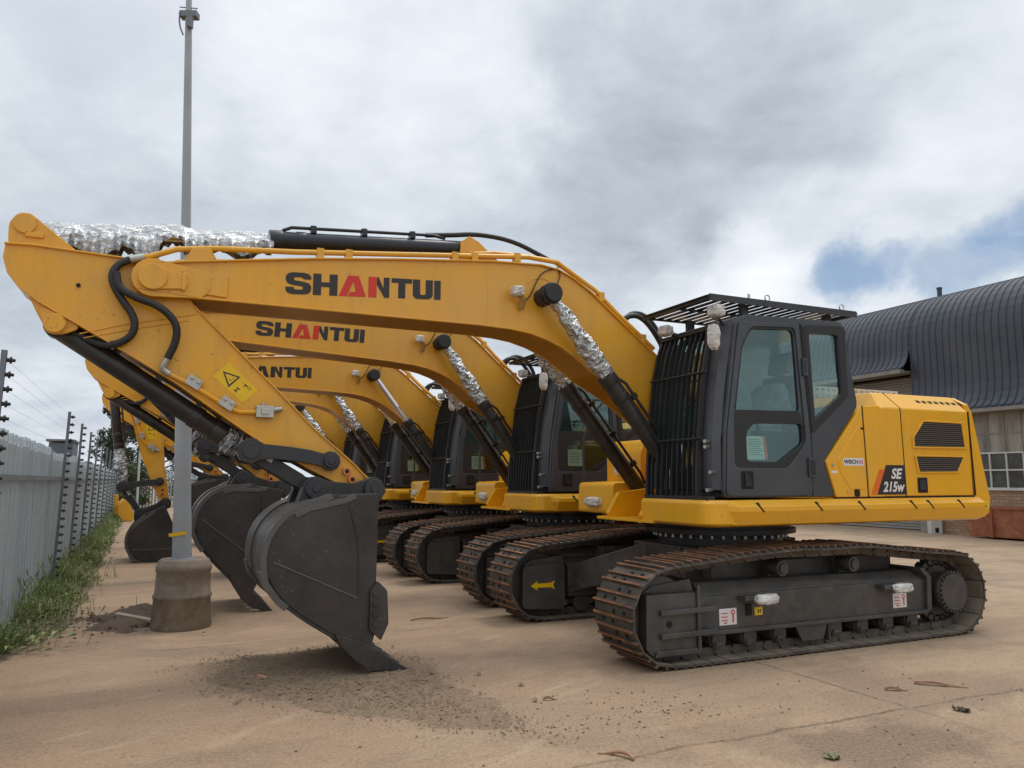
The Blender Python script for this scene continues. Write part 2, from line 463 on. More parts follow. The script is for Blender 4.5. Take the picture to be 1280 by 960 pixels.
def build_excavator():
    root = empty('excavator')
    # ---------------- tracks
    pts, tot = along(track_path(), 52)
    pitch = tot / 52
    for s in (1, -1):
        yc = s * 1.19
        sh = MB()
        for i, p in enumerate(pts):
            q = pts[(i + 1) % len(pts)]
            d = (q - p); a = math.atan2(d.y, d.x); mid = (p + q) / 2
            T = Matrix.Translation((mid.x, yc, mid.y)) @ Matrix.Rotation(-a, 4, 'Y')
            h = pitch / 2 - .004
            # local z up points to the inside of the loop (the path runs counter-clockwise)
            sh.box(-h, h, -.30, .30, -.006, .010, 0, T)
            for gx_, gz_ in ((-h + .004, -.034), (.004, -.031)):
                sh.box(gx_ - .011, gx_ + .011, -.30, .30, gz_ + .005, -.004, 0, T)
                sh.box(gx_ - .009, gx_ + .009, -.297, .297, gz_, gz_ + .006, 1, T)
            sh.box(-h + .006, h - .006, -.285, .285, .0101, .0125, 3, T)
            for yy in (-.075, .075):     # chain link and bolts
                sh.box(-h * .9, h * .9, yy - .03, yy + .03, .010, .085, 0, T)
                sh.box(-.055, -.03, yy - .10, yy - .07, -.016, -.004, 2, T); sh.box(.03, .055, yy + .07, yy + .10, -.016, -.004, 2, T)
            sh.cyl(T @ Vector((h, -.11, .05)), T @ Vector((h, .11, .05)), .022, n=8, mat=0)
        trk = sh.build('track', ['shoe', 'grouser', 'slot', 'dusty'], root)
        # ---------------- track frame
        fr = MB()
        yo, yi = s * 1.36, s * 1.00
        fr.prism([(1.34, .24), (1.34, .55), (-1.48, .56), (-1.46, .25)], yo, yi)
        # sloping top cover
        lo, hi = min(yo, yi), max(yo, yi)
        yin = s * 1.10
        fr.loft([[(1.34, yo, .552), (1.34, yi, .552), (1.34, s * 1.12, .66), (1.34, s * 1.26, .66)],
                 [(-1.46, yo, .562), (-1.46, yi, .562), (-1.46, s * 1.12, .64), (-1.46, s * 1.26, .64)]])
        fr.box(-1.46, 1.34, min(yo, s * 1.40), max(yo, s * 1.40), .225, .262)
        # end plate flange
        fr.prism([(-1.44, .25), (-1.50, .25), (-1.52, .585), (-1.40, .68), (-1.37, .66), (-1.455, .57)], s * 1.40, s * .98)
        tf = fr.build('track_frame', 'frame', root, .008)
        g = MB()   # front idler yoke guard with two ribs
        g.prism([(1.93, .17), (1.92, .60), (1.37, .60), (1.37, .11), (1.88, .11)], s * 1.30, s * 1.40)
        g.prism([(1.90, .60), (1.37, .60), (1.40, .70), (1.80, .66)], s * 1.02, s * 1.30)
        for z0 in (.24, .43): g.prism([(1.80, z0), (1.80, z0 + .045), (1.22, z0 + .05), (1.22, z0 + .005)], s * 1.40, s * 1.437)
        g.prism([(1.42, .10), (1.385, .10), (1.385, .66), (1.42, .66)], s * 1.40, s * 1.425)
        g.prism([(1.86, .10), (1.40, .10), (1.43, .145), (1.84, .15)], s * 1.40, s * 1.425)
        g.build('yoke_guard', 'frame', tf, .006)
        g2 = MB()  # inner guard plate
        g2.prism(rnd_poly([(1.93, .14), (1.92, .60), (1.40, .62), (1.40, .11)], .06), s * .97, s * 1.03)
        g2.build('yoke_guard', 'frame', tf, .006)
        hl = MB(); hl.cyl((1.70, s * 1.402, .355), (1.70, s * 1.407, .355), .028, n=14); hl.build('grease_port', 'slot', tf)
        idl = MB()
        idl.cyl((1.715, s * 1.10, .425), (1.715, s * 1.28, .425), .315, n=32); idl.cyl((1.715, s * 1.03, .425), (1.715, s * 1.33, .425), .12, n=20)
        idl.build('idler_wheel', 'frame', tf, .01)
        spr = MB()
        spr.cyl((-1.815, s * 1.14, .415), (-1.815, s * 1.24, .415), .27, n=32)
        for k in range(21):
            a = 2 * PI * k / 21
            spr.box(-.03, .03, -.05, .05, .25, .325, 0, Matrix.Translation((-1.815, s * 1.19, .415)) @ Matrix.Rotation(a, 4, 'Y'))
        spr.build('sprocket', 'frame', tf)
        mo = MB(); mo.cyl((-1.815, s * .86, .415), (-1.815, s * 1.43, .415), .185, n=36)
        for k in range(26):
            a = 2 * PI * k / 26; mo.cyl((-1.815 + .196 * math.cos(a), s * 1.38, .415 + .196 * math.sin(a)), (-1.815 + .196 * math.cos(a), s * 1.425, .415 + .196 * math.sin(a)), .015, n=6)
        mo.cyl((-1.815, s * 1.35, .415), (-1.815, s * 1.40, .415), .21, n=36)
        mo.build('drive_motor', 'frame', tf, .006)
        for x in (.33, -.58):
            c = MB(); c.cyl((x, s * 1.10, .735), (x, s * 1.29, .735), .072, n=20); c.box(x - .05, x + .05, s * 1.12 - .03, s * 1.12 + .03, .60, .74)
            c.cyl((x, s * 1.29, .735), (x, s * 1.31, .735), .05, n=16)
            c.build('carrier_roller', 'frame', tf, .004)
        for k in range(8):
            x = 1.14 - k * .345
            c = MB(); c.cyl((x, s * 1.06, .17), (x, s * 1.32, .17), .085, n=20); c.cyl((x, s * 1.04, .17), (x, s * 1.12, .17), .11, n=20); c.cyl((x, s * 1.26, .17), (x, s * 1.345, .17), .075, n=20)
            c.box(x - .07, x + .07, s * 1.33 - .02, s * 1.33 + .02, .15, .235); c.box(x - .05, x + .05, s * 1.345 - .02, s * 1.345 + .02, .125, .16)
            c.build('track_roller', 'frame', tf, .004)
        cg = MB(); cg.prism([(.30, .235), (.22, .09), (-.04, .09), (-.10, .235)], s * 1.36, s * 1.38); cg.box(-.12, -.10, min(s * 1.28, s * 1.39), max(s * 1.28, s * 1.39), .07, .235)
        cg.build('chain_guard', 'frame', tf, .004)
        for x in (.78, -.93):
            st = MB(); st.box(x - .10, x + .16, min(s * 1.36, s * 1.47), max(s * 1.36, s * 1.47), .50, .545); st.build('step', 'frame', tf, .006)
            w = wrapped(x - .06, s * 1.49, .51, .125, .045, .045, x); w.build('plastic_wrap', 'bubble', tf)
        if s > 0:
            for x, z in ((1.05, .365), (-1.09, .37)):
                st = MB(); st.box(x - .095, x + .095, 1.3605, 1.364, z - .07, z + .07)
                st.cyl((x - .055, 1.364, z + .035), (x - .055, 1.3655, z + .035), .022, n=14, mat=1); st.box(x - .063, x - .047, 1.364, 1.3655, z - .05, z + .015, 1)
                st.cyl((x - .055, 1.3655, z + .035), (x - .055, 1.366, z + .035), .011, n=12, mat=0)
                for zz in (.03, .0, -.03): st.box(x + .005, x + .075, 1.364, 1.3653, z + zz - .004, z + zz + .004, 1)
                st.box(x + .01, x + .05, 1.364, 1.3654, z - .055, z - .045, 1)
                st.build('warning_sticker', ['white', 'red_text'], tf)
            st = MB(); st.box(.79, .85, 1.3605, 1.372, .36, .46, 0); st.build('latch_block', ['slot'], tf)
            st = MB(); st.box(.66, .75, 1.3605, 1.364, .355, .425, 0); st.box(.70, .715, 1.364, 1.365, .375, .405, 1); st.box(.68, .69, 1.364, 1.365, .375, .405, 1); st.build('tie_down_sticker', ['decal_yellow', 'black_text'], tf)
        else:
            ar = MB(); x, z, w = 1.67, .385, .8
            ar.add([(x + .16, s * .967, z), (x + .08, s * .967, z - .05), (x + .08, s * .967, z - .022), (x - .09, s * .967, z - .024), (x - .14, s * .967, z - .05), (x - .12, s * .967, z), (x - .14, s * .967, z + .05), (x - .09, s * .967, z + .024), (x + .08, s * .967, z + .022), (x + .08, s * .967, z + .05)], [list(range(10))])
            ar.build('direction_arrow', 'decal_yellow', tf)
            lp = MB(); lp.prism([(1.36, .30), (1.36, .34), (-.2, .44), (-.2, .40)], -.955, -.97); lp.build('side_rib', 'frame', tf)
    # ---------------- carbody
    cb = MB()
    cb.prism([(.75, .50), (.75, .88), (-.75, .88), (-.75, .50)], -.55, .55)
    for sy in (1, -1):
        for sx in (1, -1):
            r0 = [(sx * .25, sy * .45, .50), (sx * .75, sy * .30, .50), (sx * .75, sy * .30, .88), (sx * .25, sy * .45, .88)]
            r1 = [(sx * .75, sy * 1.04, .30), (sx * 1.25, sy * 1.04, .30), (sx * 1.25, sy * 1.04, .60), (sx * .75, sy * 1.04, .62)]
            cb.loft([r0, r1])
        cb.box(-1.40, .95, min(sy * .90, sy * 1.03), max(sy * .90, sy * 1.03), .30, .79)
    cb.build('carbody', 'frame', root, .012)
    sl = MB(); sl.cyl((0, 0, .86), (0, 0, .99), .66, n=48); sl.cyl((0, 0, .99), (0, 0, 1.10), .74, n=48)
    for k in range(40):
        a = 2 * PI * k / 40
        sl.cyl((.70 * math.cos(a), .70 * math.sin(a), .955), (.70 * math.cos(a), .70 * math.sin(a), .99), .018, n=6, mat=1)
    sl.cyl((0, 0, 1.0), (0, 0, 1.05), .80, n=48)
    sl.build('slew_ring', ['dark', 'fitting'], root)
    # ---------------- deck
    def ring(z, off, x0=-2.42, x1=1.22, y0=.31, y1=1.36, r=.14):
        poly = [(x1 + off, y0), (x1 + off, y1 + off), (x0, y1 + off), (x0, y0)]
        out = []
        p = rnd_poly([poly[1]] + [], 0) if False else None
        c = []
        for i in range(7):
            a = PI / 2 * i / 6; c.append((x1 + off - r + r * math.cos(a), y1 + off - r + r * math.sin(a)))
        return [(x, y, z) for x, y in [(x1 + off, y0)] + c + [(x0, y1 + off), (x0, y0)]]
    dk = MB()
    dk.loft([ring(1.13, -.05), ring(1.145, -.015), ring(1.16, 0), ring(1.34, .0), ring(1.37, -.02)])
    # outer lip behind the cab door: sloped top, under-cut bottom
    lip0, lip1 = .93, -2.40
    prof = [(1.35, 1.372), (1.43, 1.315), (1.43, 1.27), (1.375, 1.145), (1.30, 1.145)]
    dk.loft([[(lip0, y, z) for y, z in prof], [(lip1, y, z) for y, z in prof]])
    dk.loft([[(lip0 + .085, 1.352, 1.36), (lip0 + .085, 1.362, 1.32), (lip0 + .085, 1.362, 1.27), (lip0 + .085, 1.355, 1.16), (lip0 + .085, 1.30, 1.16)], [(lip0, y, z) for y, z in prof]])
    dk.prism([(.70, 1.13), (.70, 1.34), (-2.3, 1.34), (-2.3, 1.13)], -1.30, .31)
    deck = dk.build('deck', 'yellow_cab', root, .006)
    for x in (.72, .01, -.55, -1.27, -1.52, -1.99):
        sl = MB(); sl.loft([[(x, 1.43, 1.318), (x - .025, 1.43, 1.318), (x - .025, 1.395, 1.345), (x, 1.395, 1.345)], [(x - .055, 1.434, 1.262), (x - .075, 1.434, 1.262), (x - .03, 1.40, 1.349), (x - .005, 1.40, 1.349)]])
        sl.build('lip_slot', 'slot', deck)
    # front centre: plates that carry the boom foot and the boom cylinders
    for y in (-.31, .31):
        tw = MB(); tw.prism([(1.24, 1.20), (1.10, 1.42), (.72, 1.46), (.62, 1.80), (.35, 1.92), (.1, 1.8), (-.35, 1.34), (-.35, 1.14), (1.2, 1.14)], y - .03, y + .03)
        tw.build('boom_bracket', 'yellow_cab', root, .006)
    fl = MB(); fl.box(.2, 1.24, -.52, .52, 1.13, 1.16); fl.prism([(1.0, 1.16), (1.0, 1.38), (.8, 1.42), (.8, 1.16)], -.55, -.50); fl.build('boom_bracket', 'yellow_cab', root, .004)
    # right-hand side: tool box steps and fuel tank
    rb = MB()
    rb.prism(rnd_poly([(1.02, 1.17), (1.0, 1.52), (.55, 1.54), (.55, 1.17)], .05), -.56, -1.33)
    rb.prism(rnd_poly([(.60, 1.17), (.60, 1.86), (.52, 2.02), (-.3, 2.04), (-.3, 1.17)], .05), -.60, -1.34)
    rb.prism(rnd_poly([(-.3, 1.17), (-.28, 2.22), (-.38, 2.34), (-1.0, 2.36), (-1.0, 1.17)], .05), -.58, -1.34)
    rbo = rb.build('tool_box', 'yellow_cab', root, .012)
    for x, z in ((1.03, 1.30), (.62, 1.66)):
        wrapped(x, -.95, z, .05, .16, .055, x).build('plastic_wrap', 'bubble', rbo)
    hr = MB(); hr.tube([(.95, -1.3, 1.5), (.95, -1.3, 2.2), (.5, -1.3, 2.7), (-.7, -1.3, 2.75), (-.7, -1.3, 2.3)], .018, 8, sub=1); hr.build('handrail', 'dark', rbo)
    # ---------------- engine hood
    hd = MB()
    sec = [(1.345, 1.385), (1.345, 2.285), (1.16, 2.46), (-1.16, 2.46), (-1.345, 2.285), (-1.345, 1.385)]
    hd.loft([[(-.97, y, min(z, 2.30)) for y, z in sec], [(-1.10, y, z) for y, z in sec], [(-2.335, y, z) for y, z in sec]])
    hood = hd.build('engine_hood', 'yellow_cab', root, .014, 3)
    sp = MB()
    sp.prism([(-.335, 1.385), (-.215, 1.73), (-.735, 2.285), (-.765, 1.385)], 1.24, 1.347)
    sp.prism([(-.78, 1.385), (-.75, 2.287), (-.99, 2.30), (-.99, 1.385)], 1.24, 1.346)
    sp.prism([(-.40, 1.62), (-.36, 1.74), (-.70, 2.12), (-.72, 1.46), (-.52, 1.46)], 1.340, 1.353)
    spo = sp.build('side_panel', 'yellow_cab', root, .008)
    for a, b, t in (((-.757, 1.387), (-.742, 2.287), .006), ((-1.305, 1.387), (-1.285, 2.287), .005), ((-2.37, 1.387), (-2.343, 2.287), .006)):
        sm = MB(); sm.prism([(a[0] + t, a[1]), (a[0] - t, a[1]), (b[0] - t, b[1]), (b[0] + t, b[1])], 1.335, 1.3475); sm.build('panel_gap', 'slot', hood)
    sm = MB(); sm.loft([[(-1.287 + t, 1.346, 2.287), (-1.287 - t, 1.346, 2.287), (-1.287 - t, 1.33, 2.28), (-1.287 + t, 1.33, 2.28)] if k == 0 else [(-1.27 + t, 1.162, 2.4615), (-1.27 - t, 1.162, 2.4615), (-1.27 - t, 1.15, 2.455), (-1.27 + t, 1.15, 2.455)] for k in (0, 1) for t in (.004,)])
    sm.build('panel_gap', 'slot', hood)
    sm = MB(); sm.box(-2.36, -.34, 1.30, 1.342, 1.368, 1.386); sm.build('panel_gap', 'slot', hood)
    for poly in ([(-1.62, 2.155), (-2.205, 2.15), (-2.235, 1.90), (-1.46, 1.895), (-1.46, 1.99)], [(-1.475, 1.79), (-2.20, 1.79), (-2.09, 1.64), (-1.51, 1.635)]):
        vf = MB()
        cx = sum(p[0] for p in poly) / len(poly); cz = sum(p[1] for p in poly) / len(poly)
        big = [(cx + (x - cx) * 1.05 + (.012 if x > cx else -.012), cz + (z - cz) * 1.09 + (.008 if z > cz else -.008)) for x, z in poly]
        fr_ = plate(big, [poly], 1.345, .014).build('vent_frame', 'yellow_cab', hood, .005)
        bk = MB(); bk.prism(poly, 1.3455, 1.3475); bk.build('vent_back', 'slot', hood)
        lv = MB(); zs = [p[1] for p in poly]; z = min(zs) + .012
        while z < max(zs) - .005:
            xs = []
            for i in range(len(poly)):
                a, b = poly[i], poly[(i + 1) % len(poly)]
                if (a[1] > z) != (b[1] > z): xs.append(a[0] + (b[0] - a[0]) * (z - a[1]) / (b[1] - a[1]))
            if len(xs) >= 2: lv.loft([[(max(xs), 1.3475, z - .008), (max(xs), 1.3475, z + .006), (max(xs), 1.357, z - .004)], [(min(xs), 1.3475, z - .008), (min(xs), 1.3475, z + .006), (min(xs), 1.357, z - .004)]])
            z += .021
        lv.build('vent_grille', 'mesh_grey', hood)
    for k in range(8):
        x = -1.66 - k * .094
        q = MB(); q.add([(x, 1.250, 2.378), (x - .055, 1.250, 2.378), (x - .055, 1.215, 2.411), (x, 1.215, 2.411)], [(0, 1, 2, 3)])
        for i in range(4): pass
        q = MB(); o = Vector((0, .0016, .0017))
        pp = [Vector(p) for p in ((x, 1.262, 2.3635), (x - .055, 1.262, 2.3635), (x - .055, 1.232, 2.392), (x, 1.232, 2.392))]
        q.loft([pp, [p + o for p in pp]]); q.build('cooling_slot', 'slot', hood)
    lt = MB(); lt.box(-1.62, -1.475, 1.346, 1.352, 1.42, 1.575); lt.build('door_latch', 'slot', hood, .004)
    lt = MB(); lt.box(-1.585, -1.50, 1.352, 1.360, 1.45, 1.545); lt.build('latch_handle', 'dark', hood, .006)
    # model plate: SE 215W
    pl = MB()
    pl.add([(-1.03, 1.3495, 1.70), (-1.295, 1.3495, 1.70), (-1.307, 1.3495, 1.405), (-.885, 1.3495, 1.405)], [(0, 1, 2, 3)], 0)
    pl.add([(-.935, 1.3495, 1.655), (-1.008, 1.3495, 1.655), (-.875, 1.3495, 1.405), (-.80, 1.3495, 1.405)], [(0, 1, 2, 3)], 1)
    merge(pl, text_mb('SE', -1.09, 1.3515, 1.56, .108, 2, .035, .25, .165), text_mb('215w', -.965, 1.3515, 1.43, .105, 2, .035, .25, .315)).build('model_plate', ['black_text', 'decal_orange', 'white'], hood)
    pl = MB(); pl.add([(-.435, 1.3545, 1.765), (-.715, 1.3545, 1.765), (-.715, 1.3545, 1.69), (-.435, 1.3545, 1.69)], [(0, 1, 2, 3)], 0)
    merge(pl, text_mb('WEICH', -.445, 1.356, 1.707, .042, 1, .03, 0, .185), text_mb('AI', -.637, 1.356, 1.707, .042, 2, .03, 0, .062)).build('engine_plate', ['white', 'black_text', 'decal_pink'], spo)
    MB().cyl((-.30, 1.347, 1.695), (-.30, 1.353, 1.695), .016, n=12).build('lock', 'fitting', spo); MB().box(-.36, -.28, 1.347, 1.3485, 1.615, 1.64).build('sticker', 'white', spo); MB().box(-.745, -.70, 1.347, 1.3495, 2.05, 2.07).build('slot', 'slot', spo); MB().prism(rnd_poly([(-.57, 1.388), (-.57, 1.46), (-.645, 1.46), (-.645, 1.388)], .02), 1.347, 1.350).build('notch', 'slot', spo); MB().cyl((-.50, 1.347, 1.44), (-.50, 1.352, 1.44), .028, n=14).build('lifting_point', 'yellow', spo)
    # counterweight
    def cwring(z, off):
        pts = []
        for i in range(17):
            t = -1 + 2 * i / 16
            y = t * (1.335 - off * .2)
            x = -2.84 + off + .16 * abs(t) ** 2.2
            if abs(t) > .95: x += .05
            pts.append((x, y, z))
        return [(-2.372, -1.335 + off * .2, z)] + pts + [(-2.372, 1.335 - off * .2, z)]
    cw = MB(); cw.loft([cwring(1.15, .10), cwring(1.20, .03), cwring(1.36, 0), cwring(1.40, .012), cwring(2.285, .16), cwring(2.37, .20)])
    cw.loft([cwring(2.37, .20), [(x if x > -2.5 else x + .08, y * .88, z + .09) for x, y, z in cwring(2.37, .20)]])
    cwo = cw.build('counterweight', 'yellow_cab', root, .014, 3)
    ws = MB(); ws.add([(-2.44, 1.3362, 1.30), (-2.58, 1.3335, 1.30), (-2.58, 1.3335, 1.215), (-2.44, 1.3362, 1.215)], [(3, 2, 1, 0)], 0)
    ws = MB(); ws.box(-2.58, -2.44, 1.30, 1.3385, 1.235, 1.325, 0); ws.box(-2.52, -2.50, 1.3385, 1.3395, 1.26, 1.30, 1); ws.box(-2.545, -2.525, 1.3385, 1.3395, 1.255, 1.28, 1); ws.build('warning_sticker', ['decal_yellow', 'black_text'], cwo)
    # top walkway gratings
    holes = []
    for k in range(15):
        for z in (2.475, 2.535): x = -.86 - k * .085; holes.append(rnd_poly([(x - .024, z - .016), (x + .024, z - .016), (x + .024, z + .016), (x - .024, z + .016)], .008, 2))
    plate([(-.80, 2.45), (-.80, 2.57), (-2.12, 2.57), (-2.12, 2.45)], holes, .66, .004).build('walkway_grating', 'walk', hood)
    plate([(-.80, 2.45), (-.80, 2.57), (-2.12, 2.57), (-2.12, 2.45)], holes, .10, .004).build('walkway_grating', 'walk', hood)
    w = MB()
    for k in range(20): x = -.82 - k * .067; w.box(x - .016, x + .016, .104, .66, 2.553, 2.569)
    w.build('walkway_tread', 'walk', hood)
    ex = MB(); ex.cyl((-1.75, -.75, 2.44), (-1.75, -.75, 2.75), .06, n=16); ex.build('exhaust_pipe', 'dark', hood)
    # ---------------- cab
    outl = rnd_poly([(1.02, 1.39), (.985, 2.0), (.82, 3.03), (.70, 3.10), (-.50, 3.13), (-.58, 3.06), (-.60, 2.83), (-.705, 2.29), (-.215, 1.73), (-.335, 1.39)], .06)
    w_up = rnd_poly([(.86, 2.165), (.755, 2.78), (.64, 2.965), (.11, 2.995), (.075, 2.18)], .07)
    w_lo = rnd_poly([(.745, 1.715), (.745, 1.98), (.66, 2.07), (.055, 2.085), (.045, 1.90), (.35, 1.715)], .05)
    w_re = rnd_poly([(-.085, 2.98), (-.475, 2.99), (-.49, 2.40), (-.115, 2.12)], .04)
    cabo = merge(plate(outl, [w_up, w_lo, w_re], 1.285, .045)).build('cab', 'cab', root, .012, 3)
    far = plate(outl, [rnd_poly([(.86, 1.75), (.755, 2.78), (.64, 2.97), (-.47, 2.99), (-.50, 2.40), (.2, 1.75)], .06)], .33, .04)
    far.build('far_side', 'cab', cabo)
    cs = MB()
    cs.prism([(.70, 3.095), (-.55, 3.13), (-.55, 3.05), (.74, 3.03)], .34, 1.32)
    cs.prism([(-.56, 3.08), (-.58, 2.83), (-.685, 2.29), (-.645, 2.29), (-.54, 2.83), (-.52, 3.08)], .37, .46); cs.prism([(-.56, 3.08), (-.58, 2.83), (-.685, 2.29), (-.645, 2.29), (-.54, 2.83), (-.52, 3.08)], 1.19, 1.286)
    cs.prism([(-.69, 2.32), (-.215, 1.76), (-.215, 1.69), (-.69, 2.24)], .37, 1.286)
    cs.prism([(.98, 1.39), (-.33, 1.39), (-.33, 1.44), (.98, 1.44)], .34, 1.32)
    cs.prism([(.75, 1.44), (.0, 1.44), (.0, 1.50), (.75, 1.50)], .5, 1.2)
    cs.build('cab_shell', 'cab', cabo, .01)
    # door: skin over the near side with a black lower field
    dr = plate(rnd_poly([(1.0, 1.405), (.965, 2.0), (.79, 3.02), (.05, 3.06), (-.045, 1.90), (-.03, 1.405)], .05), [rnd_poly([(.895, 1.66), (.885, 2.17), (.765, 2.80), (.645, 2.985), (.10, 3.015), (.02, 1.91), (.27, 1.66)], .06)], 1.331, .014)
    door = dr.build('door', 'cab', cabo, .006)
    blk = plate(rnd_poly([(.893, 1.662), (.884, 2.19), (.072, 2.205), (.022, 1.912), (.27, 1.662)], .05), [w_lo], 1.330, .006); blk.build('door_lower_panel', 'rubber', cabo)
    rim = plate([(cx_, cz_) for cx_, cz_ in rnd_poly([(.887, 2.195), (.765, 2.80), (.645, 2.985), (.10, 3.015), (.07, 2.205)], .06)], [w_up], 1.330, .005); rim.build('window_seal', 'rubber', cabo)
    rim = plate(rnd_poly([(-.02, 3.055), (-.575, 3.085), (-.57, 2.37), (-.068, 1.985)], .04), [w_re], 1.330, .005); rim.build('window_seal', 'rubber', cabo)
    gp = MB(); gp.prism([(.028, 3.06), (-.004, 3.06), (-.065, 1.90), (-.045, 1.40), (-.036, 1.40), (-.054, 1.90)], 1.3285, 1.3335); gp.build('door_gap', 'slot', cabo)
    hn = MB(); hn.box(.69, .83, 1.345, 1.352, 1.47, 1.63); hn.build('door_handle', 'slot', cabo, .01); hn = MB(); hn.prism(rnd_poly([(.80, 1.49), (.80, 1.61), (.77, 1.61), (.72, 1.53), (.72, 1.49)], .01), 1.352, 1.366); hn.build('door_handle', 'rubber', cabo, .004)
    for x0, x1, z0, z1 in ((.035, -.02, 2.55, 2.72), (.02, -.075, 1.58, 1.76)):
        h = MB(); h.box(x1, x0, 1.333, 1.365, z0, z1); h.box(x1 + .02, x0 - .015, 1.365, 1.369, z0 + .02, z1 - .02, 1); h.build('hinge', ['cab', 'rubber'], cabo, .008)
    for p in (w_up, w_lo, w_re):
        gl = MB(); gl.prism(p, 1.305, 1.309); gl.build('window_pane', 'glass', cabo)
    gl = MB(); gl.prism(rnd_poly([(.86, 1.75), (.755, 2.78), (.64, 2.97), (-.47, 2.99), (-.50, 2.40), (.2, 1.75)], .06), .345, .349); gl.build('window_pane', 'glass', cabo)
    # curved windscreen between the pillars
    wl = [(1.03, 1.46), (1.02, 1.9), (.965, 2.35), (.89, 2.75), (.80, 3.02)]
    ws = MB()
    for (xa, za), (xb, zb) in zip(wl, wl[1:]):
        ys = [(.36, 0), (.55, .03), (.85, .04), (1.12, .03)]
        for (y0, o0), (y1, o1) in zip(ys, ys[1:]):
            ws.add([(xa + o0, y0, za), (xa + o1, y1, za), (xb + o1, y1, zb), (xb + o0, y0, zb)], [(0, 1, 2, 3)], 0, True)
    ws.build('windscreen', 'windscreen', cabo)
    for y0, y1, ox in ((1.10, 1.285, .03), (.335, .40, .02)):
        pil = MB()
        for (xa, za), (xb, zb) in zip(wl, wl[1:]):
            r0 = [(xa - .03, y0, za), (xa + ox + .035, y0, za), (xa + ox + .01, (y0 * .3 + y1 * .7), za), (xa - .02, y1, za)]
            r1 = [(xb - .03, y0, zb), (xb + ox + .035, y0, zb), (xb + ox + .01, (y0 * .3 + y1 * .7), zb), (xb - .02, y1, zb)]
            pil.loft([r0, r1], 0, False)
        pil.build('front_pillar', 'cab', cabo)
    # seat and console under plastic
    se = MB(); se.prism(rnd_poly([(.45, 1.78), (.45, 1.92), (-.05, 1.93), (-.05, 1.74)], .05), .60, 1.08); se.prism(rnd_poly([(.02, 1.90), (-.14, 2.62), (-.24, 2.60), (-.12, 1.88)], .05), .62, 1.06); se.prism(rnd_poly([(-.12, 2.64), (-.17, 2.86), (-.24, 2.84), (-.20, 2.63)], .04), .70, .98)
    seat = se.build('seat', 'grey_plastic', cabo, .03, 3)
    cvm = MB(); cvm.v, cvm.f, cvm.m, cvm.sm = *[list(q) for q in (wrapped(.22, .84, 2.02, .24, .22, .10, 3).v, wrapped(.22, .84, 2.02, .24, .22, .10, 3).f)], *[list(q) for q in (wrapped(.22, .84, 2.02, .24, .22, .10, 3).m, wrapped(.22, .84, 2.02, .24, .22, .10, 3).sm)]
    pieces('seat_cover', 'cover_plastic', cabo, cvm, wrapped(-.03, .84, 2.30, .10, .22, .22, 8))
    fm = MB(); n_ = 10      # added pale sheet standing in for bright sky through the far window
    for i in range(n_ + 1):
        for k in range(9):
            u, v_ = i / n_, k / 8; x = .10 - u * (.42 - .20 * v_ * v_ + .03 * math.sin(v_ * 7)); z = 2.02 + v_ * (.66 - .30 * u * u)
            fm.v.append((x, .45 + .03 * noise.noise(Vector((x * 5, z * 4, 1))), z))
    for i in range(n_):
        for k in range(8): fm.f.append([i * 9 + k, i * 9 + k + 1, (i + 1) * 9 + k + 1, (i + 1) * 9 + k]); fm.m.append(0); fm.sm.append(True)
    fm.build('sky_stand_in', 'film', cabo)
    fm = MB().prism([(.84, 1.74), (.74, 2.80), (.60, 2.98), (-.50, 3.0), (-.52, 2.40), (.18, 1.74)], .384, .388); fm.build('added_dark_sheet', 'dark_sheet', cabo)  # dark sheet added to dim the view through the far window
    for y in (.52, 1.12): co = MB(); co.box(-.05, .45, y - .06, y + .06, 1.5, 2.02); co.tube([(.40, y, 2.0), (.44, y, 2.16), (.42, y, 2.22)], .02, 8); co.build('console', 'rubber', cabo, .006)
    co = MB(); co.tube([(.75, .80, 1.5), (.78, .80, 1.9), (.72, .80, 2.1)], .025, 8); co.build('travel_lever', 'rubber', cabo); MB().box(.62, .72, .42, .48, 2.35, 2.55).build('monitor', 'rubber', cabo, .006)
    pp = MB(); pp.box(.50, .725, 1.296, 1.299, 1.735, 1.955, 0)
    for k in range(8): pp.box(.56 - .02 * (k % 3), .69, 1.299, 1.3, 1.92 - k * .02, 1.925 - k * .02, 1)
    pp.build('paper_notice', ['paper', 'grey_plastic'], cabo)
    fs = MB(); fs.prism([(.50, 1.74), (.52, 1.96), (.49, 1.96), (.46, 1.74)], 1.297, 1.2995); fs.build('notice_strip', 'decal_orange', cabo)
    for (x, z) in ((.96, 1.55), (1.0, 1.46)):
        pass
    # front guard: frame, bowed vertical bars, cross rods
    gd = MB()
    gx = [(1.165, 1.375), (1.155, 1.65), (1.13, 1.93), (1.095, 2.25), (1.055, 2.55), (.99, 2.82), (.925, 2.99)]
    def bar(y, w, dep, out=0., mat=0):
        for (xa, za), (xb, zb) in zip(gx, gx[1:]):
            gd.loft([[(xa - dep + out, y - w, za), (xa + out, y - w, za), (xa + out, y + w, za), (xa - dep + out, y + w, za)], [(xb - dep + out, y - w, zb), (xb + out, y - w, zb), (xb + out, y + w, zb), (xb - dep + out, y + w, zb)]], mat)
    for k in range(9): bar(.405 + k * .083, .007, .036)
    bar(.325, .018, .06); bar(1.115, .02, .05)
    for i in (2, 4):
        x, z = gx[i]; gd.cyl((x + .012, .31, z), (x + .012, 1.20, z), .012, n=8)
    gd.box(1.09, 1.175, .31, 1.29, 1.365, 1.405); gd.box(.88, .945, .31, 1.15, 2.97, 3.01)
    gd.build('front_guard', 'rubber', cabo)
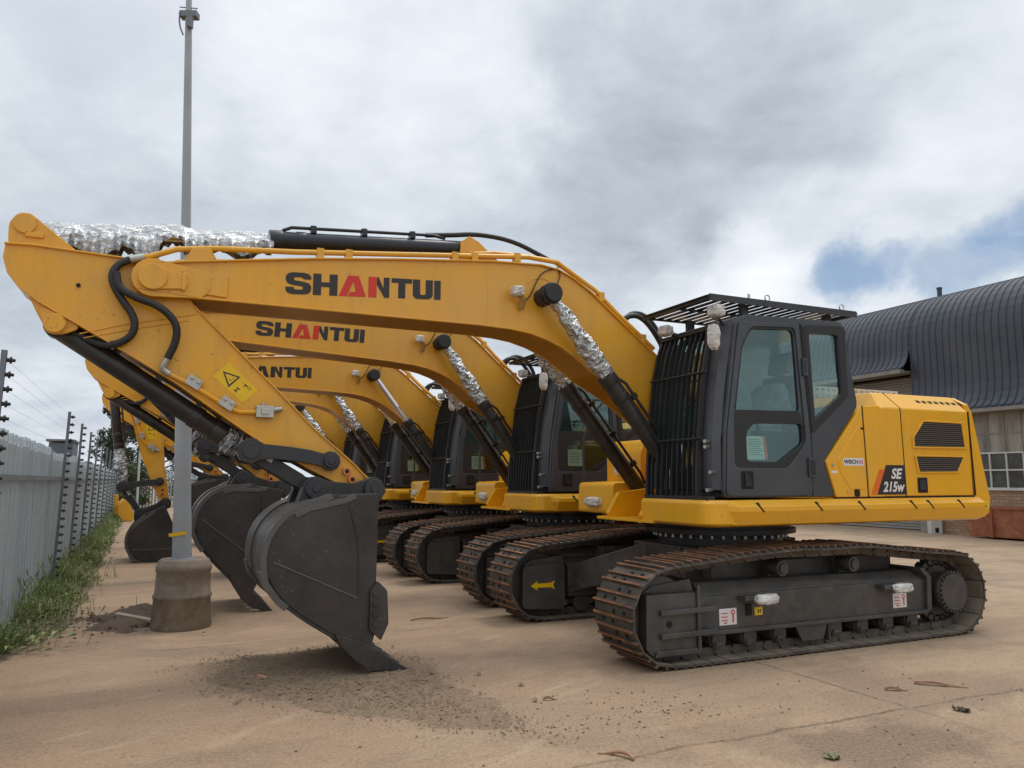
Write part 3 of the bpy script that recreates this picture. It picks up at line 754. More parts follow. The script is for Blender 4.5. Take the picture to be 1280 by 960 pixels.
    for (x, y, z) in ((1.145, 1.20, 1.90), (1.145, 1.20, 1.85), (1.14, 1.255, 1.62), (1.15, 1.22, 1.46)):
        MB().cyl((x - .08, y, z), (x - .005, y + .03, z), .017, n=10).build('guard_bolt', 'fitting', cabo)
    # roof guard of slats
    rg = MB(); z0 = 3.235
    x0, x1 = 1.12, -.74
    n = 19
    for k in range(n):
        x = x1 + (x0 - x1) * k / (n - 1); rg.box(x - .033, x + .033, .28, 1.335, z0 - .004, z0 + .003)
    for y in (.285, .80): rg.box(x1, x0, y - .012, y + .012, z0 - .024, z0 - .004)
    rg.box(x0 - .005, x0 + .006, .27, 1.345, z0 - .03, z0 + .012); rg.box(x1 - .006, x1 + .005, .27, 1.345, z0 - .03, z0 + .012); rg.box(x1, x0, 1.335, 1.345, z0 - .045, z0 + .018)
    for x in (.62, -.45):
        for y in (.40, 1.22): rg.box(x - .04, x + .04, y - .025, y + .025, 3.08, z0 - .02)
    rg.build('roof_guard', 'dark', cabo)
    for x in (.42, -.55): MB().tube([(x + .03 * math.cos(t * PI / 6), 1.33, z0 + .045 + .03 * math.sin(t * PI / 6)) for t in range(13)], .006, 6).build('lifting_eye', 'fitting', cabo)
    MB().cyl((.62, 1.30, z0), (.62, 1.30, z0 + .07), .012, n=8).build('guard_stud', 'fitting', cabo)
    for (x, y, z, sx, sy, sz) in ((1.02, .52, 3.055, .06, .075, .055), (1.0, 1.28, 3.11, .065, .075, .06)): wrapped(x, y, z, sx, sy, sz, x).build('wrapped_light', 'bubble', cabo)
    wrapped(1.12, 1.38, 2.84, .055, .045, .115, 5).build('wrapped_mirror', 'bubble', cabo)
    ma = MB(); ma.tube([(.92, 1.28, 2.98), (1.02, 1.33, 3.04), (1.10, 1.37, 2.96), (1.11, 1.38, 2.86)], .014, 8, sub=1); ma.build('mirror_arm', 'rubber', cabo); MB().tube([(.93, .60, 3.0), (1.0, .55, 3.03)], .02, 8).build('light_bracket', 'rubber', cabo)
    for k in range(3): hs = MB(); hs.tube([(.15 + .06 * k, .24, 2.2), (.45 + .05 * k, .27, 1.95), (.85, .27 - .02 * k, 1.75), (.95, .26, 1.5 + .05 * k), (.7, .25, 1.3)], .018, 8, sub=2); hs.build('hose', 'rubber', root)
    # ---------------- boom
    bot = [(5.87, 3.04), (5.46, 3.01), (4.44, 3.005), (3.5, 3.0), (2.95, 2.998), (2.62, 2.985), (2.42, 2.96), (2.25, 2.915), (2.08, 2.85), (1.92, 2.755), (1.72, 2.61), (1.36, 2.42), (1.08, 2.23), (.28, 1.62)]
    top = [(.22, 1.86), (.60, 2.42), (.96, 2.86), (1.40, 3.20), (1.72, 3.45), (1.92, 3.57), (2.10, 3.645), (2.30, 3.672), (2.8, 3.648), (3.74, 3.555), (4.48, 3.47), (5.54, 3.315), (5.78, 3.27), (5.88, 3.18)]
    bm_ = MB(); bm_.prism(bot[::-1] + top[::-1], -.235, .235)
    bm_.strip([p for p in bot], -.262, .262, -.016)
    bm_.strip(top[1:-1], -.262, .262, -.016)
    boom = ride(bm_.build('boom', 'yellow', root, .005), 'boom')
    bs = MB()   # weld seams, tip pin boss and its lock plate, end pad
    for x, a, b in ((2.86, 3.01, 3.62), (5.30, 3.04, 3.33)): MB().box(x - .007, x + .007, .234, .2375, a, b).build('weld_line', 'yellow', boom)
    MB().tube([(2.29 + .2 * math.cos(t), .236, 3.33 + .2 * math.sin(t)) for t in [R(40 + 12 * k) for k in range(11)]], .005, 6).build('weld_line', 'yellow', boom)
    bs.prism(lens(TIP[0], TIP[1], .155, 5.45, 3.13, .12), .235, .262); bs.prism(rnd_poly([(5.58, 3.22), (5.20, 3.235), (5.20, 3.04), (5.58, 3.07)], .02), .235, .255)
    bs.cyl((TIP[0], .26, TIP[1]), (TIP[0], .30, TIP[1]), .105, n=24); bs.box(5.52, 5.545, .262, .30, 3.06, 3.20); bs.prism(lens(TIP[0], TIP[1], .10, 5.56, 3.13, .06), .262, .285)
    bs.build('pin_boss', 'yellow', boom, .004)
    MB().prism([(5.55, 3.30), (5.28, 3.335), (5.34, 3.44), (5.48, 3.43)], .16, .25).build('pipe_bracket', 'yellow', boom, .004)
    bs = MB()
    bs.prism(lens(3.0, 3.80, .11, 2.75, 3.66, .09), -.10, -.06); bs.prism([(3.10, 3.62), (3.09, 3.84), (3.0, 3.91), (2.9, 3.86), (2.7, 3.70), (2.7, 3.62)], -.10, -.055); bs.prism([(3.10, 3.62), (3.09, 3.84), (3.0, 3.91), (2.9, 3.86), (2.7, 3.70), (2.7, 3.62)], .055, .10)
    bs.build('cylinder_lug', 'yellow', boom, .004)
    for s in (1, -1):
        pc = MB(); pc.cyl((2.29, s * .235, 3.33), (2.29, s * .52, 3.33), .09, n=24); pc.cyl((2.29, s * .37, 3.33), (2.29, s * .40, 3.33), .105, n=24); pc.cyl((2.29, s * .45, 3.33), (2.29, s * .48, 3.33), .105, n=24)
        pc.build('cylinder_pin', 'rubber', boom, .006)
    pi = MB()
    pl_ = [(5.93, .22, 3.28), (5.78, .22, 3.33), (5.60, .22, 3.41), (5.30, .22, 3.455), (4.66, .22, 3.505), (3.73, .22, 3.60), (2.43, .22, 3.735), (2.10, .22, 3.72), (1.66, .22, 3.475), (1.42, .22, 3.27), (.96, .22, 2.92)]
    pi.tube(pl_, .024, 10)
    MB().tube([(3.0, .13, 3.72), (2.75, .13, 3.76), (2.43, .14, 3.765), (2.12, .15, 3.755), (1.65, .15, 3.52), (1.40, .15, 3.30), (.95, .15, 2.95)], .022, 10).build('hydraulic_pipe', 'yellow', boom)
    MB().tube([(x, -.2, z) for x, y, z in pl_[2:]], .024, 10).build('hydraulic_pipe', 'yellow', boom)
    for x, z in ((4.45, 3.53), (4.2, 3.55), (3.2, 3.655), (3.0, 3.675), (2.55, 3.725), (1.60, 3.43), (1.1, 3.03)):
        pi.box(x - .03, x + .03, .17, .25, z - .06, z + .03)
    pi.build('hydraulic_pipe', 'yellow', boom)
    MB().tube([(3.42, 0, 3.89), (3.15, .02, 3.92), (2.95, .05, 3.95), (2.7, .05, 3.955), (2.48, .06, 3.92), (2.28, .08, 3.84), (2.1, .1, 3.76)], .024, 10, sub=2).build('hose', 'rubber', boom)
    MB().tube([(1.15, -.2, 3.12), (1.0, -.2, 3.38), (.80, -.2, 3.40), (.62, -.2, 3.25), (.55, -.2, 3.05), (.5, -.2, 2.6)], .03, 10, sub=2).build('hose', 'rubber', boom)
    MB().tube([(1.25, -.05, 3.15), (1.1, -.05, 3.33), (.9, -.05, 3.32), (.7, -.05, 3.1), (.55, -.05, 2.8)], .03, 10, sub=2).build('hose', 'rubber', boom)
    MB().tube([(2.50, .24, 3.27), (2.42, .25, 3.33), (2.36, .26, 3.48), (2.28, .25, 3.60), (2.1, .25, 3.66)], .006, 6, sub=2).build('wire', 'rubber', boom); MB().tube([(2.18, .30, 3.42), (2.12, .27, 3.50), (2.08, .25, 3.60), (2.12, .25, 3.65)], .006, 6, sub=2).build('wire', 'rubber', boom)
    wrapped(2.60, .34, 3.345, .062, .06, .05, 2).build('wrapped_light', 'bubble', boom); MB().tube([(2.56, .33, 3.31), (2.52, .30, 3.27), (2.53, .26, 3.20)], .03, 9, sub=1).build('light_bracket', 'tan_film', boom)
    # lettering
    S = [(1, .70), (1, .82), (.9, .95), (.72, 1), (.27, 1), (.09, .95), (0, .82), (0, .62), (.09, .48), (.27, .42), (.62, .37), (.68, .33), (.68, .26), (.62, .22), (.38, .22), (.32, .26), (.32, .33), (0, .33), (0, .18), (.09, .05), (.27, 0), (.73, 0), (.91, .05), (1, .18), (1, .40), (.91, .52), (.73, .58), (.38, .63), (.32, .67), (.32, .74), (.38, .78), (.62, .78), (.68, .74), (.68, .70)]
    H = [(0, 0), (0, 1), (.33, 1), (.33, .61), (.67, .61), (.67, 1), (1, 1), (1, 0), (.67, 0), (.67, .39), (.33, .39), (.33, 0)]
    A = [(0, 0), (.33, 1), (.72, 1), (1, 0), (.33, 0), (.40, .22), (.62, .22), (.54, .66), (.50, .66), (.29, 0)]
    N1 = [(0, 0), (0, 1), (.98, 1), (.98, 0)]
    N2 = [(.03, .62), (.03, 1), (.16, 1), (.55, .45), (.55, 1), (1, 1), (1, 0), (.62, 0)]
    T_ = [(0, 1), (1, 1), (1, .77), (.67, .77), (.67, 0), (.33, 0), (.33, .77), (0, .77)]
    U = [(0, 1), (.36, 1), (.36, .28), (.42, .22), (.58, .22), (.64, .28), (.64, 1), (1, 1), (1, .2), (.92, .06), (.76, 0), (.24, 0), (.08, .06), (0, .2)]
    I = [(0, 0), (0, 1), (1, 1), (1, 0)]
    def letter(nm, mt, L, a, b):
        vs = []
        for u, v in L:
            t = a + (b - a) * u
            x = 4.735 - 1.395 * t; zb = 3.125 + .085 * t; zt = 3.318 + .072 * t
            vs.append((x, .2385, zb + (zt - zb) * v))
        MB().add(vs, [list(range(len(vs)))]).build(nm, mt, boom)
    black, red = ('letter', 'black_text'), ('accent_letter', 'red_text')
    for (nm, mt), L, a, b in ((black, S, 0, .153), (black, H, .165, .316), (red, A, .325, .498), (red, N1, .513, .567), (black, N2, .565, .650), (black, T_, .664, .802), (black, U, .808, .945), (black, I, .955, 1.0)): letter(nm, mt, L, a, b)
    # ---------------- boom cylinders
    def cylinder(name, L_b, r, rod_r, L_r, matb, y0, foil_len=None, fo=(), eye=.09, up=1):
        b = MB(); b.cyl((.05, 0, 0), (L_b, 0, 0), r, n=24); b.cyl((L_b - .10, 0, 0), (L_b + .012, 0, 0), r * 1.13, n=24); b.cyl((0, -eye * .8, 0), (0, eye * .8, 0), eye, n=20)
        b.cyl((L_b - .30, 0, 0), (L_b - .22, 0, 0), r * 1.08, n=24)
        bo = b.build(name, matb, root, .004)
        p = MB(); p.tube([(.22, .02, up * (r + .012)), (.35, .03, up * (r + .035)), (L_b * .6, .03, up * (r + .035)), (L_b - .18, .03, up * (r + .035)), (L_b - .10, .02, up * (r + .005))], .016, 8)
        for t in (.3, .55, .8): p.box(L_b * t - .025, L_b * t + .025, -.01, .06, min(up * (r - .01), up * (r + .055)), max(up * (r - .01), up * (r + .055)))
        p.build('cylinder_pipe', matb, bo)
        q = MB(); q.cyl((.05, 0, 0), (L_r, 0, 0), rod_r, n=20); q.cyl((0, -eye * .7, 0), (0, eye * .7, 0), eye, n=20)
        ro_ = q.build(name + '_rod', 'chrome', root)
        return bo, ro_
    CYL = {}
    for i, y in enumerate((.415, -.415)):
        b, r_ = cylinder('boom_cylinder', 1.66, .084, .048, 1.6, 'cyl', y)
        f = crumple(1.0, .066, .108, 1 + i, 24, 11, .36).build('foil_wrap', 'foil', r_)
        CYL['boom%d' % i] = (b, r_, y)
    b, r_ = cylinder('arm_cylinder', 1.85, .082, .05, 2.2, 'cyl_black', 0, eye=.085)
    f = drape(5)
    f.build('foil_wrap', 'foil', r_)
    CYL['arm'] = (b, r_, 0.)
    b, r_ = cylinder('bucket_cylinder', 1.50, .086, .05, 1.4, 'cyl', 0, eye=.09, up=-1)
    crumple(1.0, .10, .10, 9, 12, 14, .55).build('foil_wrap', 'foil', r_)
    CYL['bucket'] = (b, r_, 0.)
    # ---------------- arm
    a_bot = [(6.60, 3.30), (6.78, 3.32), (6.79, 3.22), (6.755, 3.10), (6.67, 2.99), (6.54, 2.89), (6.05, 2.615), (5.56, 2.325), (4.91, 1.875), (4.70, 1.765), (4.40, 1.60), (4.18, 1.49), (3.97, 1.40)]
    a_top = [(3.90, 1.47), (3.95, 1.56), (4.10, 1.70), (4.45, 2.0), (4.79, 2.34), (5.1, 2.64), (5.44, 2.97), (5.62, 3.22), (5.94, 3.305)]
    am = MB(); am.prism(a_bot[1:] + a_top + [(6.60, 3.33)], -.165, .165)
    am.strip(a_bot[4:], -.187, .187, -.014); am.strip([(3.93, 1.53)] + a_top[2:7], -.187, .187, -.014)
    am.strip([(5.62, 3.26), (5.94, 3.31), (6.60, 3.338), (6.785, 3.33)], -.187, .187, -.016)
    for y in (-.13, .09): am.prism(rnd_poly([(6.77, 3.33), (6.775, 3.50), (6.72, 3.585), (6.64, 3.595), (6.56, 3.53), (6.30, 3.325)], .04), y, y + .04)
    for y in (-.15, .11): am.prism(rnd_poly([(6.62, 2.97), (6.55, 2.82), (6.46, 2.66), (6.36, 2.66), (6.24, 2.72)], .05), y, y + .04)
    arm = ride(am.build('arm', 'yellow', root, .006), 'arm')
    MB().cyl((ACR[0], -.15, ACR[1]), (ACR[0], .15, ACR[1]), .075, n=24).build('pin_boss', 'yellow', arm, .003); ab = MB(); ab.cyl((BCB[0], -.19, BCB[1]), (BCB[0], .19, BCB[1]), .075, n=24)
    MB().box(6.54, 6.66, .13, .15, 3.40, 3.44).build('pin_lock', 'yellow', arm, .003); ab.prism(lens(BCB[0], BCB[1], .085, 6.5, 2.83, .03), .15, .165)
    for x, z in ((4.16, 1.625), (4.11, 1.555)): MB().cyl((x, .165, z), (x, .205, z), .035, n=18).build('plug', 'amber', arm, .003); MB().cyl((x, .2055, z), (x, .209, z), .018, n=12).build('plug_socket', 'slot', arm)
    MB().cyl((6.28, .165, 3.05), (6.28, .176, 3.05), .016, n=12).build('grease_port', 'slot', arm)
    pieces('weld_line', 'yellow', arm, tub([(6.25, .168, 2.67), (5.98, .168, 2.76), (5.5, .168, 2.88), (5.42, .168, 2.9)], .005, 6), tub([(6.22, .168, 2.64), (5.95, .168, 2.72), (5.48, .168, 2.84)], .004, 6))
    ab.build('pin_boss', ['yellow', 'slot'], arm, .003)
    MB().tube([(5.93, .22, 3.285), (6.02, .22, 3.23), (6.06, .23, 3.12), (5.98, .24, 2.96), (5.87, .25, 2.82), (5.87, .24, 2.68), (5.98, .20, 2.60), (6.10, .12, 2.60), (6.3, .06, 2.70)], .030, 10, sub=2).build('hose', 'rubber', arm)
    MB().tube([(6.02, .26, 3.16), (6.0, .27, 3.04), (5.88, .28, 2.97), (5.70, .28, 2.92), (5.57, .27, 2.80), (5.56, .25, 2.66), (5.62, .22, 2.51)], .030, 10, sub=2).build('hose', 'rubber', arm)
    MB().cyl((5.93, .22, 3.285), (5.83, .22, 3.315), .034, n=12).build('hose_fitting', 'fitting', arm); MB().tube([(5.615, .22, 2.52), (5.66, .20, 2.43), (5.60, .20, 2.39)], .028, 10, sub=1).build('hose_fitting', 'fitting', arm)
    for (x, z) in ((5.42, 2.325), (5.16, 2.165)):
        T = Matrix.Translation((x, .19, z)) @ Matrix.Rotation(R(-32), 4, 'Y'); ft = MB(); ft.box(-.06, .06, -.02, .03, -.035, .05, 0, T)
        ft.cyl(T @ Vector((-.03, .03, .03)), T @ Vector((-.03, .055, .03)), .018, n=8); ft.cyl(T @ Vector((.03, .03, .03)), T @ Vector((.03, .055, .03)), .018, n=8); ft.build('pipe_clamp', 'fitting', arm, .004)
    ft = MB(); ft.box(4.79, 4.93, .165, .235, 2.065, 2.165); ft.cyl((4.80, .20, 2.13), (4.72, .20, 2.145), .025, n=10); ft.box(4.83, 4.89, .235, .25, 2.09, 2.14); ft.cyl((4.87, .20, 2.165), (4.87, .20, 2.185), .02, n=8)
    ft.build('valve_block', 'fitting', arm, .004)
    pq = MB(); pq.tube([(5.60, .195, 2.39), (5.44, .195, 2.315), (5.16, .195, 2.15), (5.06, .195, 2.105), (4.93, .195, 2.11)], .020, 10); pq.build('hydraulic_pipe', 'yellow', arm)
    dc = MB(); q = [Vector(p) for p in ((5.155, .167, 2.515), (4.915, .167, 2.295), (5.035, .167, 2.185), (5.275, .167, 2.395))]
    dc.add(q, [(0, 1, 2, 3)], 0)
    ex_, ez_ = (q[1] - q[0]), (q[3] - q[0])
    def dp(u, v, o=.0012): p = q[0] + ex_ * u + ez_ * v; return (p.x, p.y + o, p.z)
    tri = [(.06, .50), (.46, .12), (.46, .88)]; tin = [(.135, .50), (.42, .235), (.42, .765)]
    for i in range(3):
        j = (i + 1) % 3; dc.add([dp(*tri[i]), dp(*tri[j]), dp(*tin[j]), dp(*tin[i])], [(0, 1, 2, 3)], 1)
    for u, v, du, dv in ((.30, .55, .09, .03), (.35, .40, .05, .03), (.60, .22, .03, .03), (.66, .20, .10, .07), (.77, .17, .10, .025), (.77, .26, .10, .025), (.68, .30, .025, .07), (.62, .62, .03, .16), (.585, .57, .1, .05), (.585, .75, .1, .05)):
        dc.add([dp(u, v), dp(u + du, v), dp(u + du, v + dv), dp(u, v + dv)], [(0, 1, 2, 3)], 1)
    dc.build('warning_decal', ['decal_yellow', 'black_text'], arm)
    # ---------------- bucket linkage
    for s in (1, -1):
        k = MB(); k.prism(waist(dist(IDL, JNT), .085, .058, .105, .016), s * .20, s * .245); k.cyl((0, s * .16, 0), (0, s * .275, 0), .06, n=20); k.cyl((0, s * .27, 0), (0, s * .285, 0), .035, n=8)
        k.cyl((dist(IDL, JNT), s * .16, 0), (dist(IDL, JNT), s * .26, 0), .07, n=20)
        o = k.build('idler_link', 'dark', root, .006); o['_'] = 0; del o['_']
        CYL['idl%d' % s] = (o,)
    k = MB(); L = dist(JNT, BL)
    k.prism(waist(L, .085, .055, .085), -.15, -.09); k.prism(waist(L, .085, .055, .085), .09, .15); k.box(.15, L - .12, -.14, .14, -.06, .05); k.cyl((L, -.17, 0), (L, .17, 0), .065, n=20)
    k.box(.11, .20, .15, .153, -.045, -.005, 1)
    o = k.build('bucket_link', ['dark', 'white'], root, .006); CYL['blink'] = (o,)
    # ---------------- bucket
    back = [(4.30, 1.42), (4.42, 1.365), (4.55, 1.335), (4.66, 1.285), (4.76, 1.195), (4.825, 1.08), (4.852, .94), (4.83, .79), (4.73, .635), (4.60, .525), (4.45, .42), (4.24, .29), (4.06, .175)]
    for _ in range(2):
        q = [Vector(p) for p in back]; back = [tuple(q[0])]
        for a, b in zip(q, q[1:]): back += [tuple(a * .75 + b * .25), tuple(a * .25 + b * .75)]
        back.append(tuple(q[-1]))
    k = MB()
    k.strip(back, -.585, .585, .028)
    for s in (1, -1):
        k.prism([(4.16, 1.435), (4.02, 1.44), (3.975, 1.40), (3.985, .75), (3.965, .40), (4.03, .165)] + back[::-1], s * .565, s * .592)
    k.prism([(4.32, 1.43), (3.97, 1.44), (3.97, 1.36), (4.32, 1.38)], -.565, .565)
    k.prism([(4.24, .30), (4.25, .245), (3.97, .085), (3.955, .115), (4.06, .19)], -.60, .60)
    for y in (-.30, -.22, .17, .25):
        lug = [(3.84, 1.45)] + [(BP[0] + .105 * math.cos(R(a)), BP[1] + .105 * math.sin(R(a))) for a in (170, 140, 110, 80, 50)] + [(4.12, 1.52), (4.32, 1.54)] + [(BL[0] + .10 * math.cos(R(a)), BL[1] + .10 * math.sin(R(a))) for a in (110, 80, 50, 20)] + [(4.60, 1.32), (4.40, 1.35), (3.9, 1.35)]
        k.prism(lug, y, y + .05)
    bk = ride(k.build('bucket', 'bucket', root, .006), 'bucket')
    for (y0, y1) in ((.50, .596), (.36, .46), (.22, .32), (-.596, -.50), (-.46, -.36), (-.32, -.22)): MB().strip(back[3:30], y0, y1, .046).build('wear_strip', 'bucket_edge', bk, .003)
    for (y0, y1) in ((.44, .605), (-.605, -.44)): MB().strip([(4.852, .86), (4.825, .76), (4.73, .635), (4.67, .585)], y0, y1, .05).build('heel_plate', 'bucket_edge', bk, .004)
    for s in (1, -1): MB().strip([(4.16, 1.40), (4.24, 1.365), (4.33, 1.345), (4.42, 1.325), (4.53, 1.305), (4.63, 1.25)], min(s * .590, s * .602), max(s * .590, s * .602), .045).build('rim_plate', 'bucket_edge', bk, .004)
    for p in (BP, BL):
        pn = MB(); pn.cyl((p[0], -.33, p[1]), (p[0], .33, p[1]), .068, n=22); pn.cyl((p[0], .30, p[1]), (p[0], .345, p[1]), .085, n=22); pn.cyl((p[0], .345, p[1]), (p[0], .36, p[1]), .035, n=6)
        pn.build('bucket_pin', 'dark', bk, .005)
    for s in (1, -1):
        MB().tube([(4.80, s * .594, .92), (4.14, s * .594, .61)], .007, 6).build('weld_line', 'bucket_edge', bk); MB().tube([(4.22, s * .594, 1.33), (4.15, s * .594, 1.1), (4.13, s * .594, .8), (4.13, s * .594, .63)], .006, 6, sub=2).build('weld_line', 'bucket', bk)
    for s in (1, -1):
        sc_ = MB(); sc_.prism(rnd_poly([(4.04, .66), (3.98, .74), (3.90, .66), (3.885, .40), (3.945, .27), (4.04, .36)], .015), s * .593, s * .63)
        for z in (.40, .48, .56, .64): sc_.cyl((4.0, s * .63, z), (4.0, s * .65, z), .022, n=8)
        sc_.build('side_cutter', 'bucket', bk, .005)
    for y in (-.54, -.27, 0, .27, .54):
        t = MB()
        t.loft([[(4.31, y - .07, .345), (4.31, y + .07, .345), (4.27, y + .07, .255), (4.27, y - .07, .255)], [(4.10, y - .075, .27), (4.10, y + .075, .27), (4.13, y + .075, .115), (4.13, y - .075, .115)],
                [(3.97, y - .068, .195), (3.97, y + .068, .195), (4.04, y + .068, .06), (4.04, y - .068, .06)], [(3.93, y - .055, .165), (3.93, y + .055, .165), (3.99, y + .055, .05), (3.99, y - .055, .05)]])
        t.loft([[(3.95, y - .06, .185), (3.95, y + .06, .185), (4.02, y + .06, .045), (4.02, y - .06, .045)], [(3.82, y - .045, .09), (3.82, y + .045, .09), (3.86, y + .045, .018), (3.86, y - .045, .018)], [(3.69, y - .03, .012), (3.69, y + .03, .012), (3.70, y + .03, -.004), (3.70, y - .03, -.004)]])
        t.build('tooth', 'bucket_edge' if False else 'bucket', bk, .005)
    return root, CYL

def pose(parts, CYL, rb, ra, rk, bare_rod=False):
    """sets the boom, the arm and the bucket of one machine; angles in degrees away from the first machine's pose"""
    Tb = rotm(FOOT, R(rb)); Ta = Tb @ rotm(TIP, R(ra)); Tk = Ta @ rotm(BP, R(rk))
    for src, o in parts.items():
        g = GRP.get(src)
        if g: o.matrix_basis = {'boom': Tb, 'arm': Ta, 'bucket': Tk}[g]
    j = circ(app(Ta, IDL), dist(IDL, JNT), app(Tk, BL), dist(JNT, BL), 1)
    j2 = circ(app(Ta, IDL), dist(IDL, JNT), app(Tk, BL), dist(JNT, BL), -1)
    ref = app(Ta, JNT)
    if dist(j2, ref) < dist(j, ref): j = j2
    ends = {'boom0': (BMB, app(Tb, BMR)), 'boom1': (BMB, app(Tb, BMR)), 'arm': (app(Tb, ACB), app(Ta, ACR)), 'bucket': (app(Ta, BCB), j)}
    barrel = {'boom0': 1.66, 'boom1': 1.66, 'arm': 1.85, 'bucket': 1.50}
    for k, (p0, p1) in ends.items():
        b, r_, y = CYL[k]
        b, r_ = parts[b.name], parts[r_.name]
        b.matrix_basis = aim(p0, p1, y); r_.matrix_basis = aim(p1, p0, y)
        ex = dist(p0, p1) - barrel[k]
        for f in r_.children:
            lo = .07 if k != 'arm' else .05
            f.matrix_basis = Matrix.Translation((lo, 0, 0)) @ Matrix.Diagonal((max(.05, ex - lo + .01), -1 if k == 'arm' else 1, -1 if k == 'arm' else 1, 1))
    for s in (1, -1):
        parts[CYL['idl%d' % s][0].name].matrix_basis = aim(app(Ta, IDL), j)
    parts[CYL['blink'][0].name].matrix_basis = aim(j, app(Tk, BL))

proto, CYL = build_excavator()
HEAD = 204.57; O1 = Vector((2.275, 8.585, 0))
def copy_machine():
    r = proto.copy(); COL.objects.link(r); mp = {}
    for ch in proto.children:
        c = ch.copy(); COL.objects.link(c); c.parent = r; mp[ch.name] = c
        for g in ch.children:
            d = g.copy(); COL.objects.link(d); d.parent = c
    return r, mp
FLEET = [  # offset from the first machine, heading, boom, arm, bucket angles, bare boom rods, label
    ((0, 0), 0., 0, 0, 0, False, 'nearest yellow excavator, its whole dark cab, model plate and counterweight in clear view'),
    ((-1.40, 3.15), -.5, 3.35, 8.5, 1.0, False, 'second yellow excavator of the row, standing directly behind the nearest machine'),
    ((-2.84, 6.15), -.4, 1.7, -1.5, 0, True, 'third yellow excavator of the row, the one with bare shiny boom cylinder rods'),
    ((-4.34, 9.07), 0., 4.3, 35.2, -64.5, False, 'yellow excavator whose arm hangs upright, black bucket lying flat on the ground by the fence'),
    ((-5.80, 12.20), 0., 2.0, 0., 0., False, 'farthest yellow excavator of the row, mostly hidden behind the others'),
]
machines = []
for i, (d, dh, rb, ra, rk, bare, lab) in enumerate(FLEET):
    if i == 0: r, mp = proto, {c.name: c for c in proto.children}
    else: r, mp = copy_machine()
    machines.append((r, mp, rb, ra, rk, bare))
for (r, mp, rb, ra, rk, bare), (d, dh, *_x, lab) in zip(machines, FLEET):
    r.location = O1 + Vector((d[0], d[1], 0)); r.rotation_euler = (0, 0, R(HEAD + dh))
    tag(r, lab, 'excavator', 'excavators parked side by side in a row')
    pose(mp, CYL, rb, ra, rk)
    if bare:
        for f in mp['boom'].children:
            if f.name.startswith('accent_letter'): f.data = f.data.copy(); f.data.materials[0] = M['black_text']
        for k in ('boom0', 'boom1'):
            for f in list(mp[CYL[k][1].name].children): bpy.data.objects.remove(f)

for i in (1, 3, 4):
    for c in machines[i][1].values():
        for g_ in list(c.children):
            if g_.name.startswith('direction_arrow'): bpy.data.objects.remove(g_)
